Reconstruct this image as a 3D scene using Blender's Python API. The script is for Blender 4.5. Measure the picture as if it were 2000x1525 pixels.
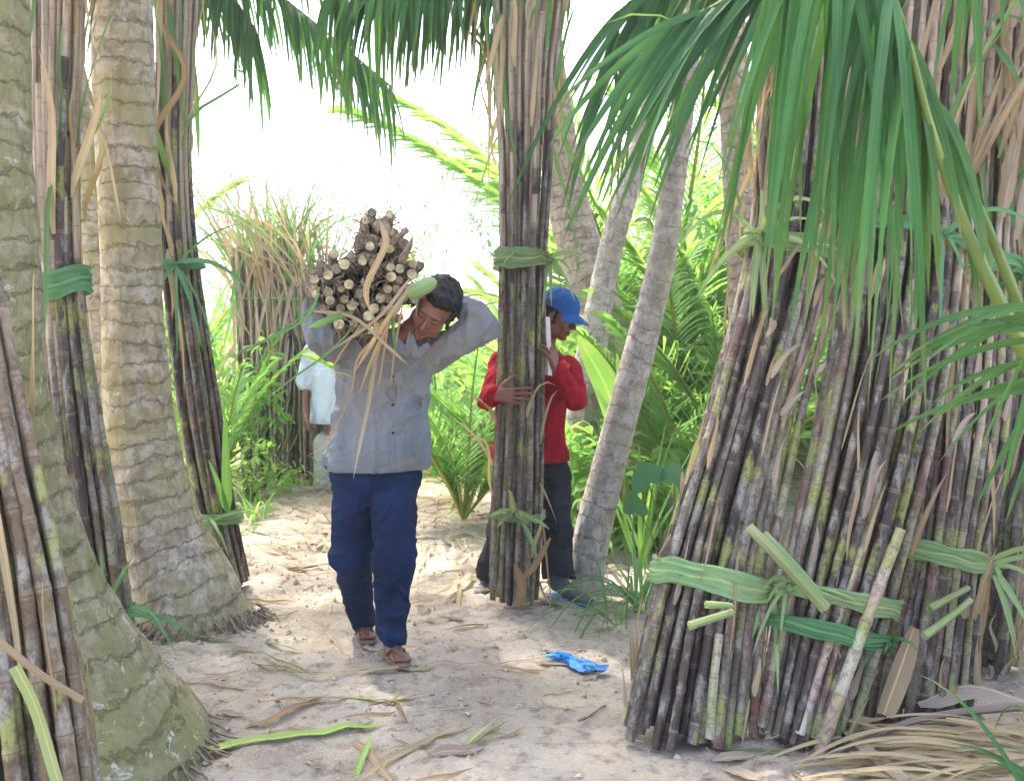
import bpy, math, random
import numpy as np
from mathutils import Vector, Matrix
random.seed(7); rng = np.random.default_rng(11)
sc = bpy.context.scene
for o in list(bpy.data.objects): bpy.data.objects.remove(o)
COL = sc.collection
# ------------------------------------------------------------------ camera, sky, sun, exposure
FPX = 1800.0; CAMZ = 1.34; PITCH = math.atan(101.5/FPX)
cd = bpy.data.cameras.new('camera'); cam = bpy.data.objects.new('camera', cd); COL.objects.link(cam)
cam.location = (0, 0, CAMZ); cam.rotation_euler = (math.pi/2-PITCH, 0, 0)
cd.sensor_width = 36; cd.lens = 36*FPX/2000; cd.clip_start = .05; cd.clip_end = 400
cd.dof.use_dof = True; cd.dof.focus_distance = 3.9; cd.dof.aperture_fstop = 7
sc.camera = cam
SUN_EL = math.radians(62); SUN_AZ = math.radians(-35)       # azimuth from +Y toward +X: behind the scene, to the left
world = bpy.data.worlds.new('World'); sc.world = world; world.use_nodes = True
wn = world.node_tree.nodes; wn.clear()
wo = wn.new('ShaderNodeOutputWorld'); wb = wn.new('ShaderNodeBackground'); sky = wn.new('ShaderNodeTexSky')
sky.sky_type = 'NISHITA'; sky.sun_disc = False; sky.sun_elevation = SUN_EL; sky.sun_rotation = SUN_AZ
sky.air_density = .7; sky.dust_density = 5; sky.ozone_density = .5
wb.inputs['Strength'].default_value = .15
world.node_tree.links.new(sky.outputs[0], wb.inputs[0]); world.node_tree.links.new(wb.outputs[0], wo.inputs[0])
sl = bpy.data.lights.new('sun', 'SUN'); sl.energy = 2.2; sl.angle = math.radians(2.2); sl.color = (1, .95, .86)
sun = bpy.data.objects.new('sun', sl); COL.objects.link(sun); sun.location = (-3, 8, 14)
sd = Vector((math.sin(SUN_AZ)*math.cos(SUN_EL), math.cos(SUN_AZ)*math.cos(SUN_EL), math.sin(SUN_EL)))
sun.rotation_euler = sd.to_track_quat('Z', 'Y').to_euler()
sc.view_settings.view_transform = 'Standard'; sc.view_settings.look = 'None'
sc.view_settings.exposure = 2.8; sc.view_settings.gamma = 1; sc.view_settings.use_curve_mapping = False
sc.render.engine = 'CYCLES'
sc.cycles.max_bounces = 7; sc.cycles.diffuse_bounces = 4; sc.cycles.transparent_max_bounces = 8; sc.cycles.transmission_bounces = 4

# ------------------------------------------------------------------ helpers
CP, SP = math.cos(PITCH), math.sin(PITCH)
def at(px, py, D):
    a = (px-1000)/FPX; b = -(py-762.5)/FPX
    d = np.array((a, CP+b*SP, -SP+b*CP)); d = d*(D/d[1])
    return np.array((d[0], d[1], d[2]+CAMZ))
_G = rng.random((32, 32, 32)).astype(np.float32)
def vn(x, y, z):
    x = np.asarray(x, dtype=np.float32); y = np.asarray(y, dtype=np.float32); z = np.asarray(z, dtype=np.float32)
    xi = np.floor(x).astype(int); yi = np.floor(y).astype(int); zi = np.floor(z).astype(int)
    fx = x-xi; fy = y-yi; fz = z-zi
    fx = fx*fx*(3-2*fx); fy = fy*fy*(3-2*fy); fz = fz*fz*(3-2*fz)
    def g(a, b, c): return _G[(xi+a) & 31, (yi+b) & 31, (zi+c) & 31]
    r = 0
    for a in (0, 1):
        for b in (0, 1):
            for c in (0, 1):
                r = r + g(a, b, c)*(fx if a else 1-fx)*(fy if b else 1-fy)*(fz if c else 1-fz)
    return r*2-1
def gh(x, y):
    x = np.asarray(x, float); y = np.asarray(y, float)
    h = .13*np.exp(-((x+1.75)**2/.5+(y-7.2)**2/1.2))+.06*np.exp(-((x-.1)**2/1.5+(y-8)**2/1.5))
    smooth = 1-.75*np.exp(-((x-.28)**2/.12+(y-3.0)**2/.35))
    near = np.clip((12-y)/6, 0, 1)
    h = h+smooth*near*(.014*vn(x*2.2, y*2.2, 0)+.011*vn(x*6, y*6, 3)+.013*vn(x*14, y*14, 5)+.007*vn(x*36, y*36, 7))
    return h-.012
def gz(x, y): return float(gh(x, y))
ORI = {}
def setp(o, label=None, cat=None, group=None, kind=None):
    if label: o['label'] = label
    if cat: o['category'] = cat
    if group: o['group'] = group
    if kind: o['kind'] = kind
    return o
def thing(name, loc, label, cat, group=None):
    o = bpy.data.objects.new(name, None); COL.objects.link(o); o.location = tuple(loc); o.empty_display_size = .1
    ORI[o.name] = np.array(loc, float)
    return setp(o, label, cat, group)
class MB:
    def __init__(s): s.v = []; s.f = []; s.uv = []; s.m = []; s.a = []; s.n = 0
    def add(s, vs, fs, uvs=None, mi=0, aa=None):
        vs = np.asarray(vs, float).reshape(-1, 3)
        s.v.append(vs)
        s.uv.append(np.asarray(uvs, float) if uvs is not None else np.zeros((len(vs), 2)))
        s.a.append(np.full(len(vs), 0.0) if aa is None else np.broadcast_to(np.asarray(aa, float), (len(vs),)))
        for f in fs: s.f.append(tuple(i+s.n for i in f)); s.m.append(mi)
        s.n += len(vs)
    def mesh(s, name, mats, org=None, smooth=True):
        v = np.concatenate(s.v); uv = np.concatenate(s.uv); a = np.concatenate(s.a)
        if org is not None: v = v-org
        me = bpy.data.meshes.new(name); me.from_pydata(v.tolist(), [], s.f)
        for m in (mats if isinstance(mats, (list, tuple)) else [mats]): me.materials.append(m)
        me.polygons.foreach_set('material_index', s.m)
        me.polygons.foreach_set('use_smooth', [smooth]*len(s.f))
        ul = me.uv_layers.new(name='uv'); li = np.zeros(len(me.loops), dtype=np.int32); me.loops.foreach_get('vertex_index', li)
        ul.data.foreach_set('uv', uv[li].ravel())
        at_ = me.attributes.new('age', 'FLOAT', 'POINT'); at_.data.foreach_set('value', a)
        me.update(); return me
    def build(s, name, mats, parent=None, org=None, smooth=True):
        if parent is not None: org = ORI[parent.name]
        elif org is None: org = np.concatenate(s.v).mean(0); org[2] = np.concatenate(s.v)[:, 2].min()
        o = bpy.data.objects.new(name, s.mesh(name, mats, org, smooth)); COL.objects.link(o)
        ORI[o.name] = np.array(org, float)
        if parent is not None: o.parent = parent
        else: o.location = tuple(org)
        return o
def nrm(v): v = np.asarray(v, float); return v/(np.linalg.norm(v)+1e-9)
def catmull(P, n):
    P = np.asarray(P, float); k = len(P)
    if k == 2: t = np.linspace(0, 1, n)[:, None]; return P[0]*(1-t)+P[1]*t
    Q = np.vstack([2*P[0]-P[1], P, 2*P[-1]-P[-2]]); out = []
    for t in np.linspace(0, k-1-1e-6, n):
        i = int(t); f = t-i; a, b, c, d = Q[i], Q[i+1], Q[i+2], Q[i+3]
        out.append(.5*((2*b)+(-a+c)*f+(2*a-5*b+4*c-d)*f*f+(-a+3*b-3*c+d)*f**3))
    return np.array(out)
def frames(P):
    T = np.gradient(P, axis=0); T /= (np.linalg.norm(T, axis=1)[:, None]+1e-9)
    ref = np.array((0, -1., 0)) if abs(T[0][1]) < .8 else np.array((1., 0, 0))
    N = []
    u = ref
    for t in T:
        u = u-t*np.dot(u, t); u = nrm(u); N.append(u)
    N = np.array(N); B = np.cross(T, N); return T, N, B
def tube(mb, P, R, sides=8, mi=0, cap=True, vscale=1, aa=None):
    P = np.asarray(P, float); R = np.broadcast_to(np.asarray(R, float), (len(P),)); T, N, B = frames(P)
    ang = np.linspace(0, 2*math.pi, sides+1); n = len(P); s1 = sides+1
    L = np.concatenate([[0], np.cumsum(np.linalg.norm(np.diff(P, axis=0), axis=1))])*vscale
    V = (P[:, None]+R[:, None, None]*(np.cos(ang)[None, :, None]*N[:, None]+np.sin(ang)[None, :, None]*B[:, None])).reshape(-1, 3)
    UV = np.stack([np.tile(ang/(2*math.pi), n), np.repeat(L, s1)], 1)
    F = [(i*s1+j, i*s1+j+1, (i+1)*s1+j+1, (i+1)*s1+j) for i in range(n-1) for j in range(sides)]
    A = None if aa is None else np.repeat(np.broadcast_to(aa, (n,)), s1)
    mb.add(V, F, UV, mi, A)
    if cap:
        for e, fl in ((0, 0), (n-1, 1)):
            c = [tuple(x) for x in V[e*s1:e*s1+sides]]
            mb.add(c, [tuple(range(sides)) if fl else tuple(range(sides))[::-1]], None, mi)
def ribbon(mb, P, W, up=(0, 0, 1), fold=.15, mi=0, twist=0, aa=None, cross=3):
    """leaf blade: path P, half-width profile W, folded along its midrib"""
    P = np.asarray(P, float); n = len(P); T = np.gradient(P, axis=0); T /= (np.linalg.norm(T, axis=1)[:, None]+1e-9)
    up = np.asarray(up, float); S = np.cross(T, up); S /= (np.linalg.norm(S, axis=1)[:, None]+1e-6); U = np.cross(S, T)
    if twist:
        a = np.linspace(0, twist, n)[:, None]; S, U = S*np.cos(a)+U*np.sin(a), U*np.cos(a)-S*np.sin(a)
    W = np.broadcast_to(np.asarray(W, float), (n,)); k = cross
    js = np.linspace(-1, 1, k)
    V = (P[:, None]+W[:, None, None]*(js[None, :, None]*S[:, None]+np.abs(js)[None, :, None]*fold*U[:, None])).reshape(-1, 3)
    UV = np.stack([np.tile((js+1)/2, n), np.repeat(np.linspace(0, 1, n), k)], 1)
    F = [(i*k+j, i*k+j+1, (i+1)*k+j+1, (i+1)*k+j) for i in range(n-1) for j in range(k-1)]
    mb.add(V, F, UV, mi, aa)
def blade(mb, p0, d, L, w, droop=.6, up=(0, 0, 1), n=8, fold=.15, mi=0, twist=0, g=(0, 0, -1), base=.35, curl=0):
    """grass-like blade that starts along d and sags under g"""
    d = nrm(d); g = np.asarray(g, float); p = np.array(p0, float); P = [p.copy()]; st = L/(n-1); side = nrm(np.cross(d, (0, .3, 1)))
    for i in range(n-1):
        dd = nrm(d+g*droop*(i/(n-1))**1.1*2+side*curl*math.sin(i*.9)); p = p+dd*st; P.append(p.copy())
    t = np.linspace(0, 1, n); W = w*np.minimum(1, base+t*4)*np.power(np.clip(1-t, 0, 1), .55); W[-1] = w*.02
    ribbon(mb, P, W, up, fold, mi, twist)

# ------------------------------------------------------------------ materials
def newmat(name):
    m = bpy.data.materials.new(name); m.use_nodes = True; nt = m.node_tree; nt.nodes.clear()
    out = nt.nodes.new('ShaderNodeOutputMaterial'); p = nt.nodes.new('ShaderNodeBsdfPrincipled')
    nt.links.new(p.outputs[0], out.inputs[0]); return m, nt, p, out
def N(nt, t, **k):
    n = nt.nodes.new(t)
    for a, b in k.items(): setattr(n, a, b)
    return n
def lk(nt, a, b): nt.links.new(a, b)
def setin(nt, sock, v):
    if hasattr(v, 'is_linked') or hasattr(v, 'links'): nt.links.new(v, sock)
    else: sock.default_value = v
def math_(nt, op, a, b=0, c=0):
    n = N(nt, 'ShaderNodeMath', operation=op)
    setin(nt, n.inputs[0], a); setin(nt, n.inputs[1], b); setin(nt, n.inputs[2], c); return n.outputs[0]
def mixc(nt, f, a, b, mode='MIX'):
    n = N(nt, 'ShaderNodeMix', data_type='RGBA', blend_type=mode)
    setin(nt, n.inputs[0], f); setin(nt, n.inputs[6], (*a, 1) if isinstance(a, tuple) else a); setin(nt, n.inputs[7], (*b, 1) if isinstance(b, tuple) else b)
    return n.outputs[2]
def noise(nt, vec, scale, detail=4, rough=.55, dist=0, sc3=None):
    if sc3:
        mp = N(nt, 'ShaderNodeMapping'); mp.inputs['Scale'].default_value = sc3; lk(nt, vec, mp.inputs[0]); vec = mp.outputs[0]
    n = N(nt, 'ShaderNodeTexNoise'); n.inputs['Scale'].default_value = scale; n.inputs['Detail'].default_value = detail
    n.inputs['Roughness'].default_value = rough; n.inputs['Distortion'].default_value = dist; lk(nt, vec, n.inputs['Vector']); return n.outputs[0]
def ramp(nt, f, stops, interp='LINEAR'):
    n = N(nt, 'ShaderNodeValToRGB'); n.color_ramp.interpolation = interp; e = n.color_ramp.elements
    while len(e) < len(stops): e.new(.5)
    for i, (p, c) in enumerate(stops): e[i].position = p; e[i].color = (*c, 1) if isinstance(c, tuple) else (c, c, c, 1)
    lk(nt, f, n.inputs[0]); return n.outputs[0]
def bump(nt, p, h, strength=.5, dist=.01):
    b = N(nt, 'ShaderNodeBump'); b.inputs['Strength'].default_value = strength; b.inputs['Distance'].default_value = dist
    lk(nt, h, b.inputs['Height']); lk(nt, b.outputs[0], p.inputs['Normal'])
def objv(nt): return N(nt, 'ShaderNodeTexCoord').outputs['Object']
def uvs(nt):
    s = N(nt, 'ShaderNodeSeparateXYZ'); lk(nt, N(nt, 'ShaderNodeTexCoord').outputs['UV'], s.inputs[0]); return s.outputs[0], s.outputs[1]
def orand(nt): return N(nt, 'ShaderNodeObjectInfo').outputs['Random']
def age(nt): return N(nt, 'ShaderNodeAttribute', attribute_name='age').outputs['Fac']

def leaf_mat(name, c1, c2, tip=None, trans=.45, rough=.42, streak=60, spec=.4):
    m, nt, p, out = newmat(name); u, v = uvs(nt); ov = objv(nt)
    base = mixc(nt, ramp(nt, noise(nt, ov, 2.3, 3), [(.35, 0.), (.65, 1.)]), c1, c2)
    h = N(nt, 'ShaderNodeHueSaturation'); r = orand(nt)
    setin(nt, h.inputs['Value'], math_(nt, 'MULTIPLY_ADD', r, .5, .75)); setin(nt, h.inputs['Hue'], math_(nt, 'MULTIPLY_ADD', r, .03, .485)); lk(nt, base, h.inputs['Color']); base = h.outputs[0]
    st = math_(nt, 'SINE', math_(nt, 'MULTIPLY', u, streak))
    base = mixc(nt, math_(nt, 'MULTIPLY_ADD', st, .08, .1), base, (c2[0]*1.7, c2[1]*1.6, c2[2]*1.6))
    mid = math_(nt, 'LESS_THAN', math_(nt, 'ABSOLUTE', math_(nt, 'SUBTRACT', u, .5)), .045)
    base = mixc(nt, math_(nt, 'MULTIPLY', mid, .5), base, (c2[0]*2.2, c2[1]*1.8, c2[2]*1.6))
    if tip: base = mixc(nt, math_(nt, 'MULTIPLY', ramp(nt, v, [(.75, 0.), (1., 1.)]), ramp(nt, noise(nt, ov, 9, 2), [(.4, 0.), (.6, 1.)])), base, tip)
    lk(nt, base, p.inputs['Base Color']); p.inputs['Roughness'].default_value = rough+.08; p.inputs['Specular IOR Level'].default_value = spec*.7
    bump(nt, p, st, .4, .002)
    t = N(nt, 'ShaderNodeBsdfTranslucent'); lk(nt, mixc(nt, .5, base, (c2[0]*2.4, c2[1]*2.1, c2[2]*.9)), t.inputs[0])
    mx = N(nt, 'ShaderNodeMixShader'); mx.inputs[0].default_value = trans
    lk(nt, p.outputs[0], mx.inputs[1]); lk(nt, t.outputs[0], mx.inputs[2]); lk(nt, mx.outputs[0], out.inputs[0]); return m
M = {}
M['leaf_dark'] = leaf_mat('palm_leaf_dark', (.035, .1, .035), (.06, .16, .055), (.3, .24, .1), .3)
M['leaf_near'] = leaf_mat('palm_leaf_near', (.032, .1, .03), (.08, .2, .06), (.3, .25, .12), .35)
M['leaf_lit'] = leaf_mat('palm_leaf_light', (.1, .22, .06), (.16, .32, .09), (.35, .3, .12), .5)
M['leaf_cane'] = leaf_mat('cane_leaf_green', (.08, .19, .07), (.13, .27, .1), (.4, .34, .2), .4)
M['leaf_tie'] = leaf_mat('leaf_tie_green', (.17, .3, .12), (.3, .42, .2), (.4, .36, .2), .2, .55, 150)
M['leaf_tie_dark'] = leaf_mat('leaf_tie_deep_green', (.07, .2, .08), (.12, .28, .12), None, .2, .4, 90)
M['leaf_pale'] = leaf_mat('leaf_sheath_pale', (.24, .32, .12), (.38, .42, .24), None, .25, .4, 60)
M['dry'] = leaf_mat('dry_cane_leaf', (.3, .235, .145), (.44, .36, .235), None, .25, .7, 70, .2)
M['dry_grey'] = leaf_mat('dry_leaf_grey', (.28, .22, .17), (.4, .34, .28), None, .2, .75, 70, .2)
M['dry_brown'] = leaf_mat('dry_leaf_brown', (.19, .12, .07), (.3, .21, .12), None, .2, .7, 70, .2)
def cane_mat(name, young=False, grey=False):
    m, nt, p, out = newmat(name); u, v = uvs(nt); r = orand(nt); ag = age(nt)
    idx = math_(nt, 'FLOOR', v); fr = math_(nt, 'FRACT', v)
    wnz = N(nt, 'ShaderNodeTexWhiteNoise', noise_dimensions='2D'); cb = N(nt, 'ShaderNodeCombineXYZ'); lk(nt, idx, cb.inputs[0]); lk(nt, math_(nt, 'MULTIPLY', r, 97.), cb.inputs[1]); lk(nt, cb.outputs[0], wnz.inputs[0])
    wv = wnz.outputs[0]
    if young:
        base = ramp(nt, wv, [(0, (.4, .37, .2)), (.35, (.5, .44, .34)), (.6, (.45, .3, .24)), (.8, (.52, .5, .42)), (1, (.34, .36, .14))])
    else:
        base = ramp(nt, math_(nt, 'ADD', math_(nt, 'MULTIPLY', wv, .35), math_(nt, 'MULTIPLY', r, .65)),
            [(0, (.032, .022, .02)), (.2, (.085, .062, .05)), (.36, (.05, .034, .03)), (.5, (.125, .1, .075)), (.62, (.17, .14, .11)), (.7, (.16, .075, .06)), (.78, (.17, .17, .07)), (.88, (.26, .25, .14)), (1, (.4, .36, .26))])
        if grey: base = mixc(nt, .55, base, (.12, .115, .085) if grey is True else grey)
    tc = N(nt, 'ShaderNodeTexCoord'); ov = tc.outputs['Object']
    # waxy pale bloom and lichen
    bl = ramp(nt, noise(nt, ov, 17, 6, .7, 0, (1, 1, .3)), [(.5, 0.), (.6, 1.)])
    base = mixc(nt, math_(nt, 'MULTIPLY', bl, .6), base, (.38, .36, .31))
    li = ramp(nt, noise(nt, ov, 9, 5, .65, 0, (1, 1, .45)), [(.55, 0.), (.6, 1.)])
    base = mixc(nt, math_(nt, 'MULTIPLY', li, .7), base, (.3, .33, .09))
    base = mixc(nt, math_(nt, 'MULTIPLY', ramp(nt, noise(nt, ov, 45, 5, .75), [(.42, 1.), (.5, 0.)]), .45), base, (.03, .022, .018))
    # upper joints wear old straw sheaths
    sh = ramp(nt, math_(nt, 'ADD', math_(nt, 'MULTIPLY_ADD', r, .35, ag), math_(nt, 'MULTIPLY_ADD', wv, .16, math_(nt, 'MULTIPLY', noise(nt, N(nt, 'ShaderNodeTexCoord').outputs['Object'], 12, 3), .12))), [(.9, 0.), (.97, 1.)])
    shc = mixc(nt, ramp(nt, noise(nt, ov, 60, 2, .5, 0, (1, 1, .06)), [(.35, 0.), (.65, 1.)]), (.27, .2, .14), (.46, .38, .28))
    base = mixc(nt, math_(nt, 'MULTIPLY', sh, .9), base, shc)
    # node bands
    band = ramp(nt, fr, [(0, (.5, .5, .5)), (.02, (1., 1., 1.)), (.06, (1, 1, 1)), (.09, (0., 0., 0.)), (.93, (0, 0, 0)), (.97, (1, 1, 1)), (1, (.5, .5, .5))])
    base = mixc(nt, math_(nt, 'MULTIPLY', band, math_(nt, 'MULTIPLY_ADD', wv, .4, .1)), base, (.3, .23, .16))
    dk = ramp(nt, fr, [(0, 1.), (.012, 0.), (.985, 0.), (1, 1.)])
    base = mixc(nt, math_(nt, 'MULTIPLY', dk, .8), base, (.06, .04, .03))
    lk(nt, base, p.inputs['Base Color']); p.inputs['Roughness'].default_value = .55
    p.inputs['Specular IOR Level'].default_value = .35
    bump(nt, p, noise(nt, ov, 90, 4, .7, 0, (1, 1, .2)), .7, .005); return m
M['cane'] = cane_mat('cane_bark'); M['cane_young'] = cane_mat('cane_bark_pale', True); M['cane_grey'] = cane_mat('cane_bark_grey', False, True); M['cane_warm'] = cane_mat('cane_bark_warm', False, (.2, .14, .07))
def simple(name, c1, c2, scale=20, rough=.7, bs=.4, bd=.004, sc3=None, spec=.3, det=5, lo=.35, hi=.65):
    m, nt, p, out = newmat(name); ov = objv(nt); nz = noise(nt, ov, scale, det, .6, 0, sc3)
    lk(nt, mixc(nt, ramp(nt, nz, [(lo, 0.), (hi, 1.)]), c1, c2), p.inputs['Base Color']); p.inputs['Roughness'].default_value = rough
    p.inputs['Specular IOR Level'].default_value = spec; bump(nt, p, nz, bs, bd); return m
def cut_mat():
    m, nt, p, out = newmat('cut_cane_end'); u, v = uvs(nt); ov = objv(nt)
    nz = ramp(nt, noise(nt, ov, 34, 5, .7), [(.4, 0.), (.62, 1.)]); lk(nt, mixc(nt, nz, (.56, .48, .27), (.24, .17, .08)), p.inputs['Base Color']); p.inputs['Roughness'].default_value = .5; return m
M['cut'] = cut_mat()
M['root'] = simple('root_fibre', (.14, .1, .07), (.3, .24, .17), 40, .9)
def trunk_mat(name, ca, cb_, moss, mossamt, ring=.6, pale=False):
    m, nt, p, out = newmat(name); u, v = uvs(nt); ov = objv(nt)
    n1 = noise(nt, ov, 6, 7, .7, .6, (1, 1, 1.8)); base = mixc(nt, ramp(nt, n1, [(.4, 0.), (.58, 1.)]), ca, cb_)
    n4 = noise(nt, ov, 26, 4, .7, .3, (1, 1, .6)); base = mixc(nt, math_(nt, 'MULTIPLY', ramp(nt, n4, [(.4, 1.), (.54, 0.)]), .6), base, (ca[0]*.4, ca[1]*.4, ca[2]*.38))
    ms = ramp(nt, noise(nt, ov, 3.2, 5, .65, .4), [(.5-mossamt*.3, 0.), (.68-mossamt*.3, 1.)]); base = mixc(nt, math_(nt, 'MULTIPLY', ms, .75), base, moss)
    li = ramp(nt, noise(nt, ov, 15, 5, .7, .8), [(.6, 0.), (.65, 1.)]); li2 = ramp(nt, noise(nt, ov, 3.1, 2), [(.4, 0.), (.6, 1.)])
    base = mixc(nt, math_(nt, 'MULTIPLY', li, math_(nt, 'MULTIPLY', li2, .85)), base, (.5, .5, .44))
    wob = math_(nt, 'MULTIPLY_ADD', noise(nt, ov, 3.5, 4), 2.0, math_(nt, 'MULTIPLY', noise(nt, ov, 22, 4, .7), .9))
    vv = math_(nt, 'ADD', math_(nt, 'MULTIPLY', v, 11.), wob); fr = math_(nt, 'FRACT', vv)
    rg = ramp(nt, fr, [(0, 1.), (.07, .6), (.13, 0.), (.95, 0.), (1, 1.)])
    rgm = math_(nt, 'MULTIPLY', math_(nt, 'MULTIPLY', rg, ring), ramp(nt, noise(nt, ov, 9, 5, .75), [(.44, 0.), (.56, 1.)]))
    base = mixc(nt, rgm, base, (.66, .62, .56) if pale else (ca[0]*.35, ca[1]*.33, ca[2]*.32))
    lk(nt, base, p.inputs['Base Color']); p.inputs['Roughness'].default_value = .85; p.inputs['Specular IOR Level'].default_value = .2
    hh = math_(nt, 'ADD', math_(nt, 'MULTIPLY', rg, -1.), math_(nt, 'MULTIPLY', noise(nt, ov, 40, 4, .6, 0, (1, 1, .3)), 1.1)); bump(nt, p, hh, .8, .012); return m
M['trunk_a'] = trunk_mat('mossy_palm_bark', (.22, .19, .12), (.4, .355, .25), (.19, .19, .07), .38, .2)
M['trunk_b'] = trunk_mat('pale_palm_bark', (.34, .28, .2), (.54, .48, .38), (.32, .28, .12), .25, .3)
M['trunk_c'] = trunk_mat('grey_palm_bark', (.34, .28, .22), (.5, .44, .36), (.38, .31, .22), .1, .4)
M['trunk_d'] = trunk_mat('smooth_grey_palm_bark', (.38, .34, .29), (.52, .48, .43), (.34, .32, .2), .1, .8, True)
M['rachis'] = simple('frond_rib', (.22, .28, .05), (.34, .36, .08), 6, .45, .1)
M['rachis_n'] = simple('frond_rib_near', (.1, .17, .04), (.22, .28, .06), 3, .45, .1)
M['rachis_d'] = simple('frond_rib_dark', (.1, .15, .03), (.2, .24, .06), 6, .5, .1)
M['fibre'] = simple('palm_fibre', (.12, .06, .03), (.28, .16, .08), 30, .9, .8, .01, (1, 1, .2))

def ground_mat():
    m, nt, p, out = newmat('dry_clay_soil'); ov = objv(nt)
    n1 = noise(nt, ov, 1.6, 6, .62, .4); n2 = noise(nt, ov, 14, 6, .7); n3 = noise(nt, ov, 70, 4, .7)
    base = mixc(nt, ramp(nt, n1, [(.35, 0.), (.65, 1.)]), (.29, .25, .195), (.43, .38, .31))
    base = mixc(nt, math_(nt, 'MULTIPLY', ramp(nt, n2, [(.36, 1.), (.5, 0.)]), .75), base, (.18, .15, .11))
    base = mixc(nt, math_(nt, 'MULTIPLY', ramp(nt, n3, [(.55, 0.), (.72, 1.)]), .5), base, (.55, .49, .42))
    s = N(nt, 'ShaderNodeSeparateXYZ'); lk(nt, ov, s.inputs[0])
    far = ramp(nt, math_(nt, 'MULTIPLY_ADD', noise(nt, ov, 2, 3), 3.5, math_(nt, 'ADD', s.outputs[1], -9.2)), [(0, 0.), (1, 1.)])
    fl = mixc(nt, ramp(nt, noise(nt, ov, 5, 5, .7), [(.42, 0.), (.58, 1.)]), (.1, .13, .035), (.36, .28, .17))
    base = mixc(nt, far, base, fl)
    lk(nt, base, p.inputs['Base Color']); p.inputs['Roughness'].default_value = .95; p.inputs['Specular IOR Level'].default_value = .1
    bump(nt, p, math_(nt, 'ADD', n2, math_(nt, 'MULTIPLY', n3, .5)), .7, .018); return m
M['ground'] = ground_mat()
def cloth(name, c1, c2, scale=5, weave=.25, rough=.85, stain=None):
    m, nt, p, out = newmat(name); ov = objv(nt); n1 = noise(nt, ov, scale, 5, .6)
    n2 = noise(nt, ov, 350, 2); base = mixc(nt, ramp(nt, n1, [(.35, 0.), (.65, 1.)]), c1, c2)
    base = mixc(nt, math_(nt, 'MULTIPLY', n2, weave), base, (c1[0]*.5, c1[1]*.5, c1[2]*.5))
    if stain: base = mixc(nt, math_(nt, 'MULTIPLY', ramp(nt, noise(nt, ov, 4.3, 6, .7, .5), [(.46, 0.), (.68, 1.)]), .75), base, stain)
    lk(nt, base, p.inputs['Base Color']); p.inputs['Roughness'].default_value = rough; p.inputs['Specular IOR Level'].default_value = .15
    bump(nt, p, math_(nt, 'ADD', n2, math_(nt, 'MULTIPLY', noise(nt, ov, 30, 3), 2.)), .3, .003); return m
M['shirt_grey'] = cloth('grey_blue_cotton', (.15, .175, .2), (.23, .25, .265), stain=(.24, .2, .16))
M['trouser_navy'] = cloth('navy_trouser_cloth', (.006, .014, .042), (.016, .034, .1), 2.5)
M['shirt_red'] = cloth('red_jersey', (.28, .004, .014), (.36, .008, .022))
M['trouser_black'] = cloth('charcoal_trouser_cloth', (.02, .022, .027), (.032, .034, .04))
M['shirt_white'] = cloth('pale_blue_shirt_cloth', (.55, .65, .72), (.62, .72, .78))
M['trouser_cream'] = cloth('cream_trouser_cloth', (.45, .45, .4), (.52, .52, .46))
M['cap_blue'] = cloth('blue_cap_cloth', (.025, .1, .33), (.035, .13, .4))
M['hair'] = simple('black_hair', (.006, .006, .007), (.02, .018, .017), 120, .6, .9, .01)
M['sandal'] = simple('brown_sandal', (.12, .08, .06), (.2, .14, .1), 20, .7)
M['shoe'] = simple('grey_green_boot', (.06, .075, .075), (.14, .15, .14), 14, .6)
M['sole'] = simple('blue_boot_sole', (.03, .13, .4), (.05, .18, .5), 14, .5)
M['paper'] = simple('white_board', (.6, .6, .58), (.7, .7, .68), 8, .5, .05)
M['orange'] = simple('orange_patch', (.75, .16, .02), (.6, .1, .02), 60, .7)
M['blue_bag'] = simple('blue_plastic_film', (.04, .25, .65), (.15, .42, .8), 14, .35, .5, .006)
def skin_mat():
    m, nt, p, out = newmat('brown_skin'); a = N(nt, 'ShaderNodeAttribute', attribute_name='tint'); ov = objv(nt)
    base = mixc(nt, math_(nt, 'MULTIPLY', noise(nt, ov, 40, 4), .35), a.outputs['Color'], (.13, .05, .03))
    lk(nt, base, p.inputs['Base Color']); p.inputs['Roughness'].default_value = .48; p.inputs['Subsurface Weight'].default_value = .08
    p.inputs['Subsurface Radius'].default_value = (.01, .004, .002); bump(nt, p, noise(nt, ov, 160, 3), .15, .002); return m
M['skin'] = skin_mat()

# ------------------------------------------------------------------ ground and palms
xs = np.concatenate([-np.geomspace(90, 3.7, 18), np.arange(-3.5, 3.5, .028), np.geomspace(3.55, 90, 18)])
ys = np.concatenate([np.linspace(-30, 1.8, 10), np.arange(2.0, 8, .028), np.geomspace(8.1, 180, 34)])
X, Y = np.meshgrid(xs, ys); Z = gh(X, Y); Vg = np.stack([X, Y, Z], -1).reshape(-1, 3); nx = len(xs)
Fg = [(j*nx+i, j*nx+i+1, (j+1)*nx+i+1, (j+1)*nx+i) for j in range(len(ys)-1) for i in range(nx-1)]
g = MB(); g.add(Vg, Fg); setp(g.build('ground', M['ground'], None, np.zeros(3)), kind='structure')

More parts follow.
